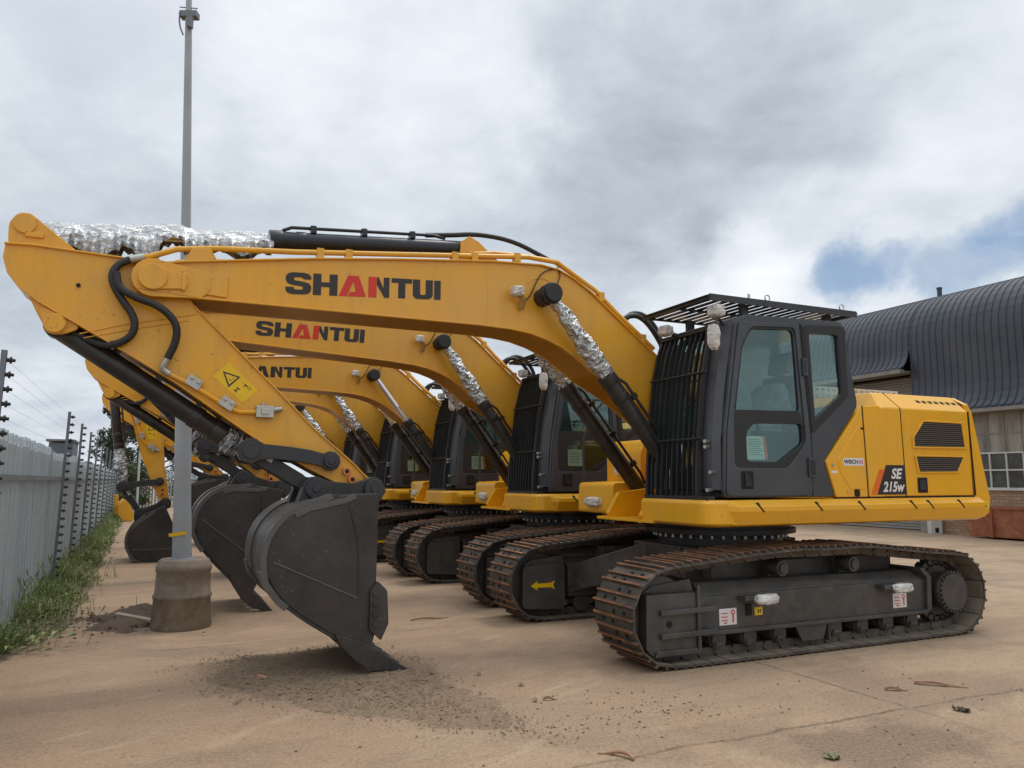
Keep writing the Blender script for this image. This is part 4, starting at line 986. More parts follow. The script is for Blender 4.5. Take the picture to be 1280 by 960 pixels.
# ------------------------------------------------------------------ ground
def ground_mat():
    m, nt, b = nodes_of('sandy_concrete')
    v = objco(nt)
    a = R(24.57)
    n1 = noise_tex(nt, .35, 7, .62, v); n2 = noise_tex(nt, 2.2, 8, .68, v, .4); n3 = noise_tex(nt, 45, 5, .65, v)
    base = ramp(nt, n1, [(.30, (.29, .178, .105)), (.5, (.375, .24, .146)), (.72, (.43, .305, .20))])
    base = mixc(nt, ramp(nt, n2, [(.35, 0.), (.72, .62)]), base, (.255, .160, .098))
    # greyer bare concrete further along the yard and to the right
    gx = nt.nodes.new('ShaderNodeSeparateXYZ'); nt.links.new(v, gx.inputs[0])
    t = mth(nt, 'ADD', mth(nt, 'MULTIPLY', gx.outputs[0], .07), mth(nt, 'MULTIPLY', gx.outputs[1], .035))
    t = mth(nt, 'ADD', t, mth(nt, 'MULTIPLY', n1, .9))
    base = mixc(nt, ramp(nt, t, [(.55, 0.), (1.35, .8)]), base, (.395, .29, .19))
    # wear drawn out along the rows the machines drive in
    st = noise_tex(nt, 1., 8, .68, mapping(nt, mapping(nt, v, rot=(0, 0, -a)), (.5, 3.2, 1)), .6)
    base = mixc(nt, ramp(nt, st, [(.46, 0.), (.66, .7)]), base, (.225, .15, .096))
    st2 = noise_tex(nt, 1., 8, .7, mapping(nt, mapping(nt, v, rot=(0, 0, -a - .5), loc=(3, 8, 0)), (.9, 5., 1)), .4)
    base = mixc(nt, ramp(nt, st2, [(.54, 0.), (.70, .6)]), base, (.50, .385, .265))
    # brown damp-looking stains in a few blotches, and a darker ellipse under the bucket
    n4 = noise_tex(nt, .8, 7, .62, mapping(nt, v, loc=(4.3, 2.2, 0)))
    base = mixc(nt, ramp(nt, n4, [(.52, 0.), (.62, .62)]), base, (.18, .118, .078))
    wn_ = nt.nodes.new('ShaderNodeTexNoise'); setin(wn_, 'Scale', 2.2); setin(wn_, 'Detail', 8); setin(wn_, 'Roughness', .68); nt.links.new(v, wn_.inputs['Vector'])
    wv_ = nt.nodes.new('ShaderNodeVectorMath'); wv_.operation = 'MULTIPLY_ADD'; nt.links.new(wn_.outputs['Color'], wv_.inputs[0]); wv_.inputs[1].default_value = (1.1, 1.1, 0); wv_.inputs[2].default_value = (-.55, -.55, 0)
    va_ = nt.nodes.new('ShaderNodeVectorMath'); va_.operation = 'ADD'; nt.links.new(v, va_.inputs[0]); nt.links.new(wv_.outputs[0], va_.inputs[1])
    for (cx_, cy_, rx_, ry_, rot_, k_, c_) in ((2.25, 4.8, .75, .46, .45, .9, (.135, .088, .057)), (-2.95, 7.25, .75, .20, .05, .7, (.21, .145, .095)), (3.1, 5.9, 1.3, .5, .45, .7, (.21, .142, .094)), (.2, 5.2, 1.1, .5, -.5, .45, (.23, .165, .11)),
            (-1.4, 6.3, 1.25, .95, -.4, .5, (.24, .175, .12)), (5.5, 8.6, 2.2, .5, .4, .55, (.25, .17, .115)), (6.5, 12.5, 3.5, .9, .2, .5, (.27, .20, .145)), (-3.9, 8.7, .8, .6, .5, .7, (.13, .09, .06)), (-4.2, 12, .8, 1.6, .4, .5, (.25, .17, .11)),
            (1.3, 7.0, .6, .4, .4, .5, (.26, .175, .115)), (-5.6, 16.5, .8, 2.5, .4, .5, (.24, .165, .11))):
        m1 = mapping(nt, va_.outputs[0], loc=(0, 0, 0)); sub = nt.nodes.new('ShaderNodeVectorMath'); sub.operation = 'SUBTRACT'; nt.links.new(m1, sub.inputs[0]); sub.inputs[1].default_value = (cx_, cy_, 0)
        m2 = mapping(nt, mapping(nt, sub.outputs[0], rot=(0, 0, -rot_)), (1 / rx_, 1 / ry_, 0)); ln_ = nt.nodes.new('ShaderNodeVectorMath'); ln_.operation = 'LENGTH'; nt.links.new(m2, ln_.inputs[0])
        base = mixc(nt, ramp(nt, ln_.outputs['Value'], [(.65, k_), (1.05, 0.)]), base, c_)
    # slab joints
    w = nt.nodes.new('ShaderNodeTexNoise'); setin(w, 'Scale', 1.6); setin(w, 'Detail', 12); setin(w, 'Roughness', .68); nt.links.new(v, w.inputs['Vector'])
    wob = mth(nt, 'MULTIPLY', mth(nt, 'SUBTRACT', w.outputs['Fac'], .5), .22)
    cr = None
    for (cx, cy, off, per) in ((-math.sin(a), math.cos(a), 3.86, 4.1), (math.cos(a), math.sin(a), 4.76, 9.3)):
        u = mth(nt, 'ADD', mth(nt, 'MULTIPLY', gx.outputs[0], cx), mth(nt, 'MULTIPLY', gx.outputs[1], cy))
        u = mth(nt, 'ADD', mth(nt, 'SUBTRACT', u, off), wob)
        fr = mth(nt, 'ABSOLUTE', mth(nt, 'SUBTRACT', mth(nt, 'FRACT', mth(nt, 'ADD', mth(nt, 'DIVIDE', u, per), .5)), .5))
        d = mth(nt, 'MULTIPLY', fr, per)
        l = ramp(nt, d, [(.005, 1.), (.020, 0.)])
        cr = l if cr is None else mth(nt, 'MAXIMUM', cr, l)
    cr = mth(nt, 'MULTIPLY', cr, ramp(nt, noise_tex(nt, .9, 4, .6, mapping(nt, v, loc=(9, 1, 0))), [(.34, 0.), (.5, .95)]))
    cr = mth(nt, 'MULTIPLY', cr, ramp(nt, noise_tex(nt, 7, 5, .7, mapping(nt, v, loc=(1, 3, 0))), [(.35, .25), (.6, 1.)]))
    base = mixc(nt, cr, base, (.085, .058, .04))
    base = mixc(nt, .34, base, ramp(nt, n3, [(.3, (.18, .12, .08)), (.7, (.62, .48, .34))]), 'MIX')
    n8 = noise_tex(nt, 17, 5, .7, mapping(nt, v, loc=(2, 2, 2)))
    base = mixc(nt, ramp(nt, n8, [(.57, 0.), (.68, .6)]), base, (.17, .115, .078))
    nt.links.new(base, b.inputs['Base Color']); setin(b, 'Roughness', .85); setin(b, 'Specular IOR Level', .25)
    h = mth(nt, 'ADD', mth(nt, 'MULTIPLY', n2, .7), mth(nt, 'MULTIPLY', n3, .18)); h = mth(nt, 'SUBTRACT', h, mth(nt, 'MULTIPLY', cr, .5))
    bump(nt, b, h, .8, .03)
    return m
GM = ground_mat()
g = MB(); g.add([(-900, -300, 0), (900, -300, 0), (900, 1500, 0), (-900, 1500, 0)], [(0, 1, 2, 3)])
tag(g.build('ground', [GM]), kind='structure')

def gravel_mat(name, c0, c1):
    m, nt, b = nodes_of(name); v = objco(nt)
    nt.links.new(ramp(nt, noise_tex(nt, 60, 6, .7, v), [(.3, c0), (.7, c1)]), b.inputs['Base Color']); setin(b, 'Roughness', .9)
    bump(nt, b, noise_tex(nt, 90, 4, .6, v), .6, .02); return m
M['grit'] = gravel_mat('gravel_bed', (.17, .118, .076), (.35, .25, .16))
M['soil'] = gravel_mat('dark_soil', (.07, .047, .033), (.15, .10, .068))
M['stone'] = paint('gravel_stone', (.19, .15, .11), .85, .65, 30)

def inpoly(p, poly):
    c = False; n = len(poly)
    for i in range(n):
        a, b = poly[i], poly[(i + 1) % n]
        if (a[1] > p[1]) != (b[1] > p[1]) and p[0] < (b[0] - a[0]) * (p[1] - a[1]) / (b[1] - a[1]) + a[0]: c = not c
    return c
def stone(mb, x, y, r, z=.004):
    a = random.uniform(0, 6.3); k = [(1, 0, .2), (.3, .95, .25), (-.8, .6, .2), (-.8, -.6, .25), (.3, -.95, .2), (0, 0, .95), (0, 0, -.3)]
    v = []
    for px, py, pz in k:
        s = r * random.uniform(.7, 1.2); v.append((x + s * (px * math.cos(a) - py * math.sin(a)), y + s * (px * math.sin(a) + py * math.cos(a)), z + r * pz * .8))
    f = [(i, (i + 1) % 5, 5) for i in range(5)] + [((i + 1) % 5, i, 6) for i in range(5)]
    mb.add(v, f, 0, False)
def heap(poly, hump, cell=.035, edge=.35, rough=.012, seed=0):
    """a low heap of loose ground: it dips under the concrete at its ragged edge"""
    x0 = min(p[0] for p in poly) - .25; x1 = max(p[0] for p in poly) + .25; y0 = min(p[1] for p in poly) - .25; y1 = max(p[1] for p in poly) + .25
    nx = int((x1 - x0) / cell) + 1; ny = int((y1 - y0) / cell) + 1; zs = []; m = MB()
    for j in range(ny):
        for i in range(nx):
            x, y = x0 + i * cell, y0 + j * cell; d = 9.
            for k in range(len(poly)):
                a, b = Vector(poly[k]), Vector(poly[(k + 1) % len(poly)]); e = b - a; t = max(0, min(1, (Vector((x, y)) - a).dot(e) / e.length_squared)); d = min(d, (a + e * t - Vector((x, y))).length)
            if not inpoly((x, y), poly): d = -d
            d += .22 * noise.noise(Vector((x * 1.7, y * 1.7, seed))) + .10 * noise.noise(Vector((x * 5, y * 5, seed))) + .05 * noise.noise(Vector((x * 13, y * 13, seed)))
            t = max(-.3, min(1, d / edge)); z = hump * t * (2 - t) if t > 0 else t * .06
            z += rough * noise.noise(Vector((x * 9, y * 9, seed + 3))) * (.3 + max(0, t)) + rough * .7 * noise.noise(Vector((x * 24, y * 24, seed + 5)))
            zs.append(z); m.v.append((x, y, z))
    for j in range(ny - 1):
        for i in range(nx - 1):
            q = (j * nx + i, j * nx + i + 1, (j + 1) * nx + i + 1, (j + 1) * nx + i)
            if max(zs[k] for k in q) > -.002: m.f.append(list(q)); m.m.append(0); m.sm.append(True)
    return m
GP = [(-2.44, 6.35), (-2.36, 7.0), (-1.95, 7.1), (-1.55, 7.35), (-.95, 7.0), (-.5, 6.24), (-.28, 5.7), (.02, 5.25), (.0, 5.05), (-.5, 5.1), (-1.0, 5.3), (-1.5, 5.5), (-2.05, 5.8)]
mb = heap(GP, .015, .03, .40, .010, 2)
cgx = sum(p[0] for p in GP) / len(GP); cgy = sum(p[1] for p in GP) / len(GP)
n = 0
while n < 6500:
    x, y = random.uniform(-2.9, .8), random.uniform(4.7, 7.7)
    q = noise.noise(Vector((x * 2.1, y * 2.1, 4))) * .5 + noise.noise(Vector((x * 7, y * 7, 1))) * .3
    grow = 1 + random.gauss(0, .16) + .2 * q
    if inpoly((cgx + (x - cgx) / max(.5, grow), cgy + (y - cgy) / max(.5, grow)), GP) and random.random() < .6 + q:
        stone(mb, x, y, random.choice((.003, .004, .005, .005, .006, .007, .011)), .006 + .016 * (inpoly((x, y), GP))); n += 1
for _ in range(30): stone(mb, random.gauss(-1.0, .6), random.gauss(6.2, .45), random.uniform(.016, .030), .012)
M['gravel'] = gravel_mat('gravel_stones', (.13, .10, .07), (.36, .28, .20))
tag(mb.build('gravel', 'grit'), 'patch of loose dark gravel under the teeth of the front bucket', 'gravel', None, 'stuff')
mb = MB()
for cx, cy, sx, sy, k in ((.85, 5.55, .28, .22, 120), (1.25, 5.45, .16, .10, 50), (.12, 5.1, .22, .12, 110), (.75, 5.05, .22, .08, 40), (1.0, 5.35, .3, .12, 40), (.3, 5.6, .6, .35, 50), (2.3, 5.0, .5, .3, 70), (2.3, 5.9, .9, .4, 60), (-.5, 4.9, 1.2, .5, 40), (3.4, 5.8, .8, .5, 60)):
    for _ in range(int(k * .8)): stone(mb, random.gauss(cx, sx), random.gauss(cy, sy), random.choice((.003, .004, .005, .006, .011)), .002)
tag(mb.build('scattered_pebbles', 'stone'), 'dark crumbs and pebbles scattered over the concrete in front of the near track', 'pebbles', None, 'stuff')
mb = heap([(-4.75, 8.75), (-4.5, 9.7), (-3.9, 9.3), (-3.75, 8.6), (-3.95, 8.15), (-4.4, 8.2)], .10, .04, .45, .03, 6)
for _ in range(260): stone(mb, random.gauss(-4.2, .35), random.gauss(8.8, .4), random.choice((.01, .016, .025)), .03)
tag(mb.build('soil', 'soil'), 'low heap of dark soil beside the concrete foot of the pole', 'soil', None, 'stuff')

# small debris lying about
M['splinter'] = rust('splinter_wood', (.17, .085, .05), (.30, .16, .095), (.40, .24, .15), .3, .7, 20)
def splinter(x, y, L, w, ang, label, bend=.2, mat='splinter', cat='wood splinter'):
    m = MB(); pts = []
    rs = []
    for i in range(7):
        t = i / 6; a = bend * (t - .5); ww = w * (1 - .75 * abs(t - .4)) * random.uniform(.7, 1.1)
        px, py, pz = (t - .5) * L, a * a * L, .012 + .012 * math.sin(t * 5)
        rs.append([(px, py - ww, pz - .008), (px, py + ww, pz - .006), (px, py + ww * .8, pz + .006), (px, py - ww * .8, pz + .008)])
    m.loft(rs)
    o = m.build('wood_splinter', mat); o.location = (x, y, .0); o.rotation_euler = (0, 0, ang)
    tag(o, label, cat, 'wood splinters on the ground')
splinter(.60, 4.58, .22, .016, R(150), 'curved orange-brown wood splinter at the bottom edge, in the foreground', .8)
splinter(-.70, 6.15, .20, .016, R(20), 'flat reddish wood splinter on the gravel right beside the front bucket tooth')
splinter(-1.55, 7.75, .34, .012, R(15), 'long thin wood sliver lying behind the front bucket')
splinter(-.92, 8.85, .45, .010, R(28), 'thin reddish sliver on the concrete between the front bucket and the tracks')
splinter(3.25, 6.06, .36, .022, R(-20), 'wide torn brown wood shard on the concrete right of the near track')
splinter(2.85, 5.93, .16, .016, R(-10), 'short brown wood shard left of the wide torn shard')
splinter(.27, 5.68, .10, .010, R(10), 'tiny dark wood chip in front of the near track')
M['leaf_dry'] = rust('dry_leaf', (.26, .12, .075), (.40, .20, .13), (.50, .29, .19), .3, .7, 20)
M['leaf_dark'] = rust('dark_leaf', (.04, .03, .02), (.07, .05, .035), (.12, .09, .06), .3, .7, 20)
M['leaf_green'] = rust('green_leaf', (.10, .12, .05), (.18, .18, .09), (.30, .27, .15), .3, .7, 20)
def leaf(x, y, r, label, mat, group='leaves on the ground'):
    m = MB()
    for k in range(5):
        a = random.uniform(0, 6.3); cx, cy = random.uniform(-r, r) * .7, random.uniform(-r, r) * .5; v = []
        for i in range(8):
            t = 2 * PI * i / 8; rr = r * random.uniform(.5, .9); v.append((cx + rr * math.cos(t) * math.cos(a) - .5 * rr * math.sin(t) * math.sin(a), cy + rr * math.cos(t) * math.sin(a) + .5 * rr * math.sin(t) * math.cos(a), .008 + .5 * r * random.random() * abs(math.cos(t))))
        m.add(v, [list(range(8))]); m.add([(a_, b_, c_ + .003) for a_, b_, c_ in v], [list(range(8))])
    o = m.build('dry_leaf', mat); o.location = (x, y, 0)
    tag(o, label, 'dead leaf', group)
leaf(-1.97, 6.26, .06, 'crumpled pinkish dry leaf on the left part of the gravel patch', 'leaf_dry')
leaf(-1.73, 6.38, .045, 'curled brown dry leaf near the middle of the gravel patch', 'leaf_dry')
leaf(3.04, 5.42, .05, 'dark curled leaf alone on the concrete at the right', 'leaf_dark')
leaf(1.80, 4.53, .05, 'pale green crumpled leaf at the bottom edge of the yard', 'leaf_green')

# ------------------------------------------------------------------ fence on the left
FD = Vector((-.431, .902, 0)); FO = Vector((-4.78, 7.22, 0)); FN = Vector((.902, .431, 0))   # along the fence, and towards the yard
M['fence'] = paint('galvanised_pale', (.43, .51, .55), .45, .12, 1.2, (.34, .30, .24), .3, metal=.1, streak=.75)
M['fence_dark'] = paint('fence_rail_grey', (.16, .18, .20), .5, .15, 2)
M['insulator'] = paint('black_insulator', (.018, .018, .02), .45, .1, 9)
FT = Matrix(((FD.x, FN.x, 0, FO.x), (FD.y, FN.y, 0, FO.y), (0, 0, 1, 0), (0, 0, 0, 1)))   # fence frame: x along, y to the yard
fence = empty('palisade_fence', FO)
tag(fence, 'pale grey steel palisade fence running along the left side of the yard', 'fence')
def at_fence(mb, name, mat, parent, bevel=0.):
    mb.v = [tuple((FT @ Vector(p)) - FO) for p in mb.v]
    # frame is mirrored: flip faces to keep normals outwards
    mb.f = [f[::-1] for f in mb.f]
    return mb.build(name, mat, parent, bevel)
BAY = 3.78
BAYS = [-6.2, -1.95, 3.75, 6.3, 8.85, 11.4, 14.0, 16.8, 19.6, 22.5, 25.4, 28.4, 31.4, 34.5, 37.6, 40.7]
for b in range(len(BAYS) - 1):
    x0 = BAYS[b]; x1 = BAYS[b + 1]; hz = 1.95 + (.03 if b % 2 else -.02) + random.uniform(-.02, .02)
    pm = MB(); k = 0; x = x0 + .07
    step = .25
    while x < x1 - .04:
        h = hz + random.uniform(-.02, .02); tilt = random.uniform(-.014, .014); dd = random.uniform(-.006, .010); w = .092; d = .06
        # W-section pale with a pointed top
        prof = [(-w, 0), (-w * .55, .012), (-w * .35, d), (w * .35, d), (w * .55, .012), (w, 0), (w, -.003), (w * .52, .009), (w * .32, d - .003), (-w * .32, d - .003), (-w * .52, .009), (-w, -.003)]
        pm.loft([[(x + u, v, .05) for u, v in prof], [(x + u + tilt, v + dd, h - .10) for u, v in prof], [(x + u * .25 + tilt, v + dd, h) for u, v in prof]])
        x += step
    at_fence(pm, 'pale_panel', 'fence', fence)
    for q in (MB().box(x0, x1, .062, .10, 1.545, 1.60), MB().box(x0, x1, -.05, -.006, .35, .40)): at_fence(q, 'rail', 'fence_dark', fence)
    po = MB(); po.box(x0 - .05, x0 + .05, -.06, .04, 0, hz + .0); po.box(x0 - .055, x0 + .06, .0405, .07, 0, hz + .02); at_fence(po, 'fence_post', 'fence', fence, .006)
ef = empty('electric_fence', FO)
tag(ef, 'dark posts with black insulators and thin wires just inside the palisade fence', 'electric fence')
NP = 13
for k in range(len(BAYS)):
    x = BAYS[k] + .02
    p = MB(); T = Matrix.Translation((x, .17, 0)) @ Matrix.Rotation(R(-1.5), 4, 'X')
    p.box(-.018, .018, -.018, .018, 0, 2.50, 0, T)
    po = at_fence(p, 'electric_post', 'fence_dark', ef)
    for i in range(22):
        z = .16 + i * .108; q = MB()
        q.cyl(T @ Vector((0, .02, z)), T @ Vector((0, .075, z)), .017, .011, 8); q.cyl(T @ Vector((0, .04, z)), T @ Vector((0, .052, z)), .026, n=8)
        at_fence(q, 'insulator', 'insulator', po)
for i in range(22):
    z = .16 + i * .108; at_fence(MB().tube([(x, .255 - .0 * x, z) for x in BAYS], .0008, 4), 'wire', 'fence_dark', ef)

# grass strip along the fence
def grass_mat():
    m, nt, b = nodes_of('grass_blades')
    v = objco(nt)
    c = ramp(nt, noise_tex(nt, 2.5, 6, .7, v), [(.30, (.085, .14, .03)), (.50, (.16, .22, .06)), (.60, (.33, .31, .14)), (.8, (.48, .41, .25))])
    nt.links.new(c, b.inputs['Base Color']); setin(b, 'Roughness', .6)
    return m
M['grass'] = grass_mat()
mb = MB()
def blade(x, y, h, lean, w):
    a = random.uniform(0, 2 * PI); dx, dy = math.cos(a), math.sin(a); px, py = -dy * w, dx * w
    v = [(x - px, y - py, 0), (x + px, y + py, 0), (x + dx * lean * .35 + px * .7, y + dy * lean * .35 + py * .7, h * .6), (x + dx * lean * .35 - px * .7, y + dy * lean * .35 - py * .7, h * .6), (x + dx * lean, y + dy * lean, h * random.uniform(.82, 1.))]
    mb.add(v, [(0, 1, 2, 3), (3, 2, 4)])
random.seed(3)
for _ in range(30000):
    s = random.random() ** 1.7 * 46 - 4
    wd = (.50 + .16 * noise.noise(Vector((s * .7, 0, 0))) + .12 * noise.noise(Vector((s * 2.5, 4, 0)))) * min(1, max(0, (s + 1.0) / 2.4))
    if wd < .05: continue
    u = .02 + abs(random.gauss(0, .5)) * wd
    if u > wd * 1.25: continue
    p = FO + FD * s + FN * u
    dens = noise.noise(Vector((p.x * 1.3, p.y * 1.3, 2)))
    if dens < -.25: continue
    h = random.uniform(.10, .34) * (1.15 - .55 * u / max(.2, wd)) * (1 + .5 * dens)
    blade(p.x, p.y, h, random.uniform(.03, .2), random.uniform(.003, .006) * (1 + max(0, s) * .04))
for cx, cy, k in ((-5.0, 9.1, 16), (-5.45, 10.0, 16), (-4.4, 9.6, 8), (-6.4, 12.6, 20)):
    for _ in range(k): blade(random.gauss(cx, .10), random.gauss(cy, .08), random.uniform(.08, .25), random.uniform(.05, .15), .004)
for _ in range(420):   # seeding stems and flat-leaved weeds among the blades
    t_ = random.random() ** 1.5 * 30 - .3; p = FO + FD * t_ + FN * abs(random.gauss(.2, .22))
    h = random.uniform(.28, .55); a = random.uniform(0, 6.3); lx, ly = math.cos(a) * h * .35, math.sin(a) * h * .35
    mb.tube([(p.x, p.y, 0), (p.x + lx * .4, p.y + ly * .4, h * .6), (p.x + lx, p.y + ly, h)], .0022, 4)
    mb.tube([(p.x + lx * .85, p.y + ly * .85, h * .88), (p.x + lx * 1.05, p.y + ly * 1.05, h * 1.02)], .006, 5)
for _ in range(900):
    t_ = random.random() ** 1.5 * 26 - .4; p = FO + FD * t_ + FN * abs(random.gauss(.15, .28)); a = random.uniform(0, 6.3); L = random.uniform(.04, .11); z = random.uniform(.02, .16)
    c_, s_ = math.cos(a), math.sin(a); w_ = L * .28
    mb.add([(p.x, p.y, z), (p.x + c_ * L * .5 - s_ * w_, p.y + s_ * L * .5 + c_ * w_, z + L * .35), (p.x + c_ * L, p.y + s_ * L, z + L * .25), (p.x + c_ * L * .5 + s_ * w_, p.y + s_ * L * .5 - c_ * w_, z + L * .35)], [(0, 1, 2, 3)])
tag(mb.build('grass', 'grass'), 'rough green and straw-coloured grass growing along the foot of the fence', 'grass', None, 'stuff')
SP = [tuple((FO + FD * s + FN * u)[:2]) for s, u in ((-4, 0), (-4, 1.0), (-1, 1.05), (1, .95), (3, .62), (8, .55), (14, .62), (22, .5), (40, .5), (40, 0), (14, 0), (3, 0))]
mb = MB()
for i in range(88):
    s = -4 + i * .5; wv = .05 + (.55 + .16 * noise.noise(Vector((s * .9, 1, 0))) + .12 * noise.noise(Vector((s * 3, 7, 0)))) * min(1, max(0, (s + 1.2) / 2.4))
    for u, z in ((-.3, .012), (wv * .55, .012), (wv * .85, .008), (wv, .001)):
        mb.v.append(tuple(FO + FD * s + FN * u + Vector((0, 0, z))))
for i in range(87):
    for k in range(3): mb.f.append([i * 4 + k, i * 4 + k + 1, i * 4 + k + 5, i * 4 + k + 4]); mb.m.append(0); mb.sm.append(True)
M['verge'] = gravel_mat('verge_earth', (.10, .078, .045), (.22, .165, .105))
tag(mb.build('verge', 'verge'), kind='structure')

# ------------------------------------------------------------------ pole on its concrete foot
M['concrete_dirty'] = rust('stained_concrete', (.12, .09, .066), (.21, .165, .125), (.31, .255, .20), .3, .7, 3.5)
M['pole'] = paint('pole_grey', (.33, .36, .385), .5, .12, 2, (.25, .22, .18), .2)
pole = empty('lamp_pole', (-3.52, 8.42, 0)); tag(pole, 'tall grey steel pole standing on a round stained concrete foot', 'pole')
c = MB(); rings = []
for z, r in ((0, .335), (.02, .342), (.30, .318), (.315, .332), (.345, .332), (.36, .315), (.58, .302), (.60, .314), (.645, .312), (.66, .298), (.70, .285), (.715, .262)):
    r *= .89; rings.append([(r * math.cos(2 * PI * k / 36) * (1 + .015 * noise.noise(Vector((math.cos(k / 36 * 2 * PI) * 2, math.sin(k / 36 * 2 * PI) * 2, z * 4)))), r * math.sin(2 * PI * k / 36), z) for k in range(36)])
c.loft(rings, 0, True); c.build('concrete_foot', 'concrete_dirty', pole)
LE = Matrix.Rotation(R(-2.3), 4, 'Y')
s = MB()
def seg(z0, z1, r0, r1, n=8): s.cyl(LE @ Vector((0, 0, z0)), LE @ Vector((0, 0, z1)), r0, r1, n)
seg(.69, 1.20, .098, .094, 16); seg(1.20, 2.75, .088, .082, 16); seg(2.75, 2.78, .082, .066, 16); seg(2.78, 6.95, .062, .037, 16); seg(6.95, 7.6, .034, .030, 12)
s.build('shaft', 'pole', pole)
p = MB(); p.box(-.105, .105, -.105, .105, .70, .72); p.build('base_plate', 'pole', pole)
p = MB(); bx = LE @ Vector((0, 0, 6.98))
p.box(bx.x - .09, bx.x + .11, bx.y - .05, bx.y + .05, bx.z - .04, bx.z + .03); p.box(bx.x + .02, bx.x + .075, bx.y - .10, bx.y - .03, bx.z - .20, bx.z - .04)
p.tube([(bx.x - .085, bx.y - .05, bx.z), (bx.x - .08, bx.y - .05, bx.z - .16), (bx.x - .03, bx.y - .05, bx.z - .28)], .010, 6, sub=1); p.tube([(bx.x - .11, bx.y, bx.z + .10), (bx.x + .10, bx.y, bx.z + .08)], .007, 6)
p.build('bracket', 'fence_dark', pole)
p = MB(); T = Matrix.Rotation(R(-8), 4, 'Y'); p.box(-.10, .085, -.099, -.092, -.018, .018, 0, Matrix.Translation(LE @ Vector((0, 0, .98))) @ T); p.build('yellow_tape', 'decal_yellow', pole)

# planks on the soil by the foot
pk = MB(); pk.box(-.35, .35, -.04, .04, .02, .05, 0, Matrix.Rotation(R(6), 4, 'Y')); pk.box(-.3, .25, .06, .11, .0, .03)
M['plank'] = rust('grey_wood', (.22, .17, .12), (.33, .26, .19), (.42, .34, .25), .3, .7, 8)
o = pk.build('broken_plank', 'plank'); o.location = (-3.98, 8.52, .03); o.rotation_euler = (0, 0, R(-15)); tag(o, 'broken greyish wooden plank on the soil beside the concrete foot', 'plank')

# ------------------------------------------------------------------ warehouse on the right
WD = Vector((-.41, .912, 0)).normalized(); WO = Vector((12.44, 22.82, 0)); WN = Vector((-WD.y, WD.x, 0))   # along the wall (away from us), and out into the yard
def W(s, d, z): return tuple(WD * s + WN * d + Vector((0, 0, z)))
M['cladding'] = paint('slate_blue_cladding', (.031, .037, .052), .42, .12, .4, (.075, .075, .085), .4, streak=.2)
M['cladding_trim'] = paint('cladding_trim_pale', (.22, .20, .175), .6, .2, 2)
def panel_mat():
    m, nt, b = nodes_of('stained_wall_panel'); v = objco(nt)
    st = noise_tex(nt, 1.0, 7, .7, mapping(nt, v, (2.2, 2.2, .35)))
    c = ramp(nt, st, [(.3, (.11, .10, .085)), (.5, (.26, .245, .21)), (.7, (.38, .36, .31))])
    nt.links.new(c, b.inputs['Base Color']); setin(b, 'Roughness', .8); return m
M['panel'] = panel_mat()
def brick_mat():
    m, nt, b = nodes_of('light_brown_brick'); v = objco(nt)
    t = nt.nodes.new('ShaderNodeTexBrick')
    # run the courses along the wall
    a = math.atan2(WD.y, WD.x)
    mp = mapping(nt, v, rot=(0, 0, -a)); sp = nt.nodes.new('ShaderNodeSeparateXYZ'); nt.links.new(mp, sp.inputs[0]); cb = nt.nodes.new('ShaderNodeCombineXYZ')
    nt.links.new(sp.outputs[0], cb.inputs[0]); nt.links.new(sp.outputs[2], cb.inputs[1]); nt.links.new(cb.outputs[0], t.inputs['Vector'])
    setin(t, 'Scale', 1.); setin(t, 'Brick Width', .24); setin(t, 'Row Height', .085); setin(t, 'Mortar Size', .008)
    setin(t, 'Color1', (.30, .185, .11, 1)); setin(t, 'Color2', (.40, .27, .17, 1)); setin(t, 'Mortar', (.17, .13, .095, 1))
    c = mixc(nt, ramp(nt, noise_tex(nt, 2, 6, .7, v), [(.4, 0.), (.7, .4)]), t.outputs['Color'], (.20, .14, .095))
    nt.links.new(c, b.inputs['Base Color']); setin(b, 'Roughness', .85); return m
M['brick'] = brick_mat()
M['win_frame'] = paint('white_window_frame', (.52, .52, .49), .5, .15, 4)
M['shutter'] = paint('grey_brown_shutter', (.12, .105, .085), .6, .2, 2)
M['shutter_grey'] = paint('pale_shutter', (.30, .29, .27), .55, .2, 2)
wh = empty('warehouse', WO); tag(wh, 'large warehouse with curved slate-blue ribbed roof, small-paned windows and brick base', 'warehouse')
RS = .55   # where the high eave over the doorway meets the long skirt
def arc(r, z0, n=9): return [(-r + r * math.cos(PI / 2 * i / n), z0 + r * math.sin(PI / 2 * i / n)) for i in range(n + 1)]
RZ = 5.75; RR = 1.55
prof_lo = [(.46, 3.50), (.30, 3.58), (.17, 3.73), (.07, 3.95), (.015, 4.25), (0, 4.6), (0, 5.2)] + arc(RR, RZ) + [(-5, 7.65), (-14, 8.3)]
prof_hi = [(.46, 4.90), (.30, 4.98), (.17, 5.11), (.07, 5.30), (.015, 5.5)] + arc(RR, RZ) + [(-5, 7.65), (-14, 8.3)]
def clad(prof, s0, s1, step=.212):
    m = MB(); n = len(prof); rows = []; nr = []
    for i in range(n):
        a = Vector(prof[max(i - 1, 0)]); b = Vector(prof[min(i + 1, n - 1)]); d = (b - a).normalized(); nr.append((d.y, -d.x) if True else None)
    s = s0
    while s < s1:
        for ds, h in ((0, 0), (.014, .026), (.032, .026), (.046, 0)):
            if s + ds <= s1: rows.append((s + ds, h))
        s += step
    rows.append((s1, 0))
    for s, h in rows:
        for i, (d, z) in enumerate(prof): m.v.append(W(s, d + nr[i][0] * h, z + nr[i][1] * h))
    for r in range(len(rows) - 1):
        for i in range(n - 1): m.f.append([r * n + i, r * n + i + 1, (r + 1) * n + i + 1, (r + 1) * n + i]); m.m.append(0); m.sm.append(False)
    return m
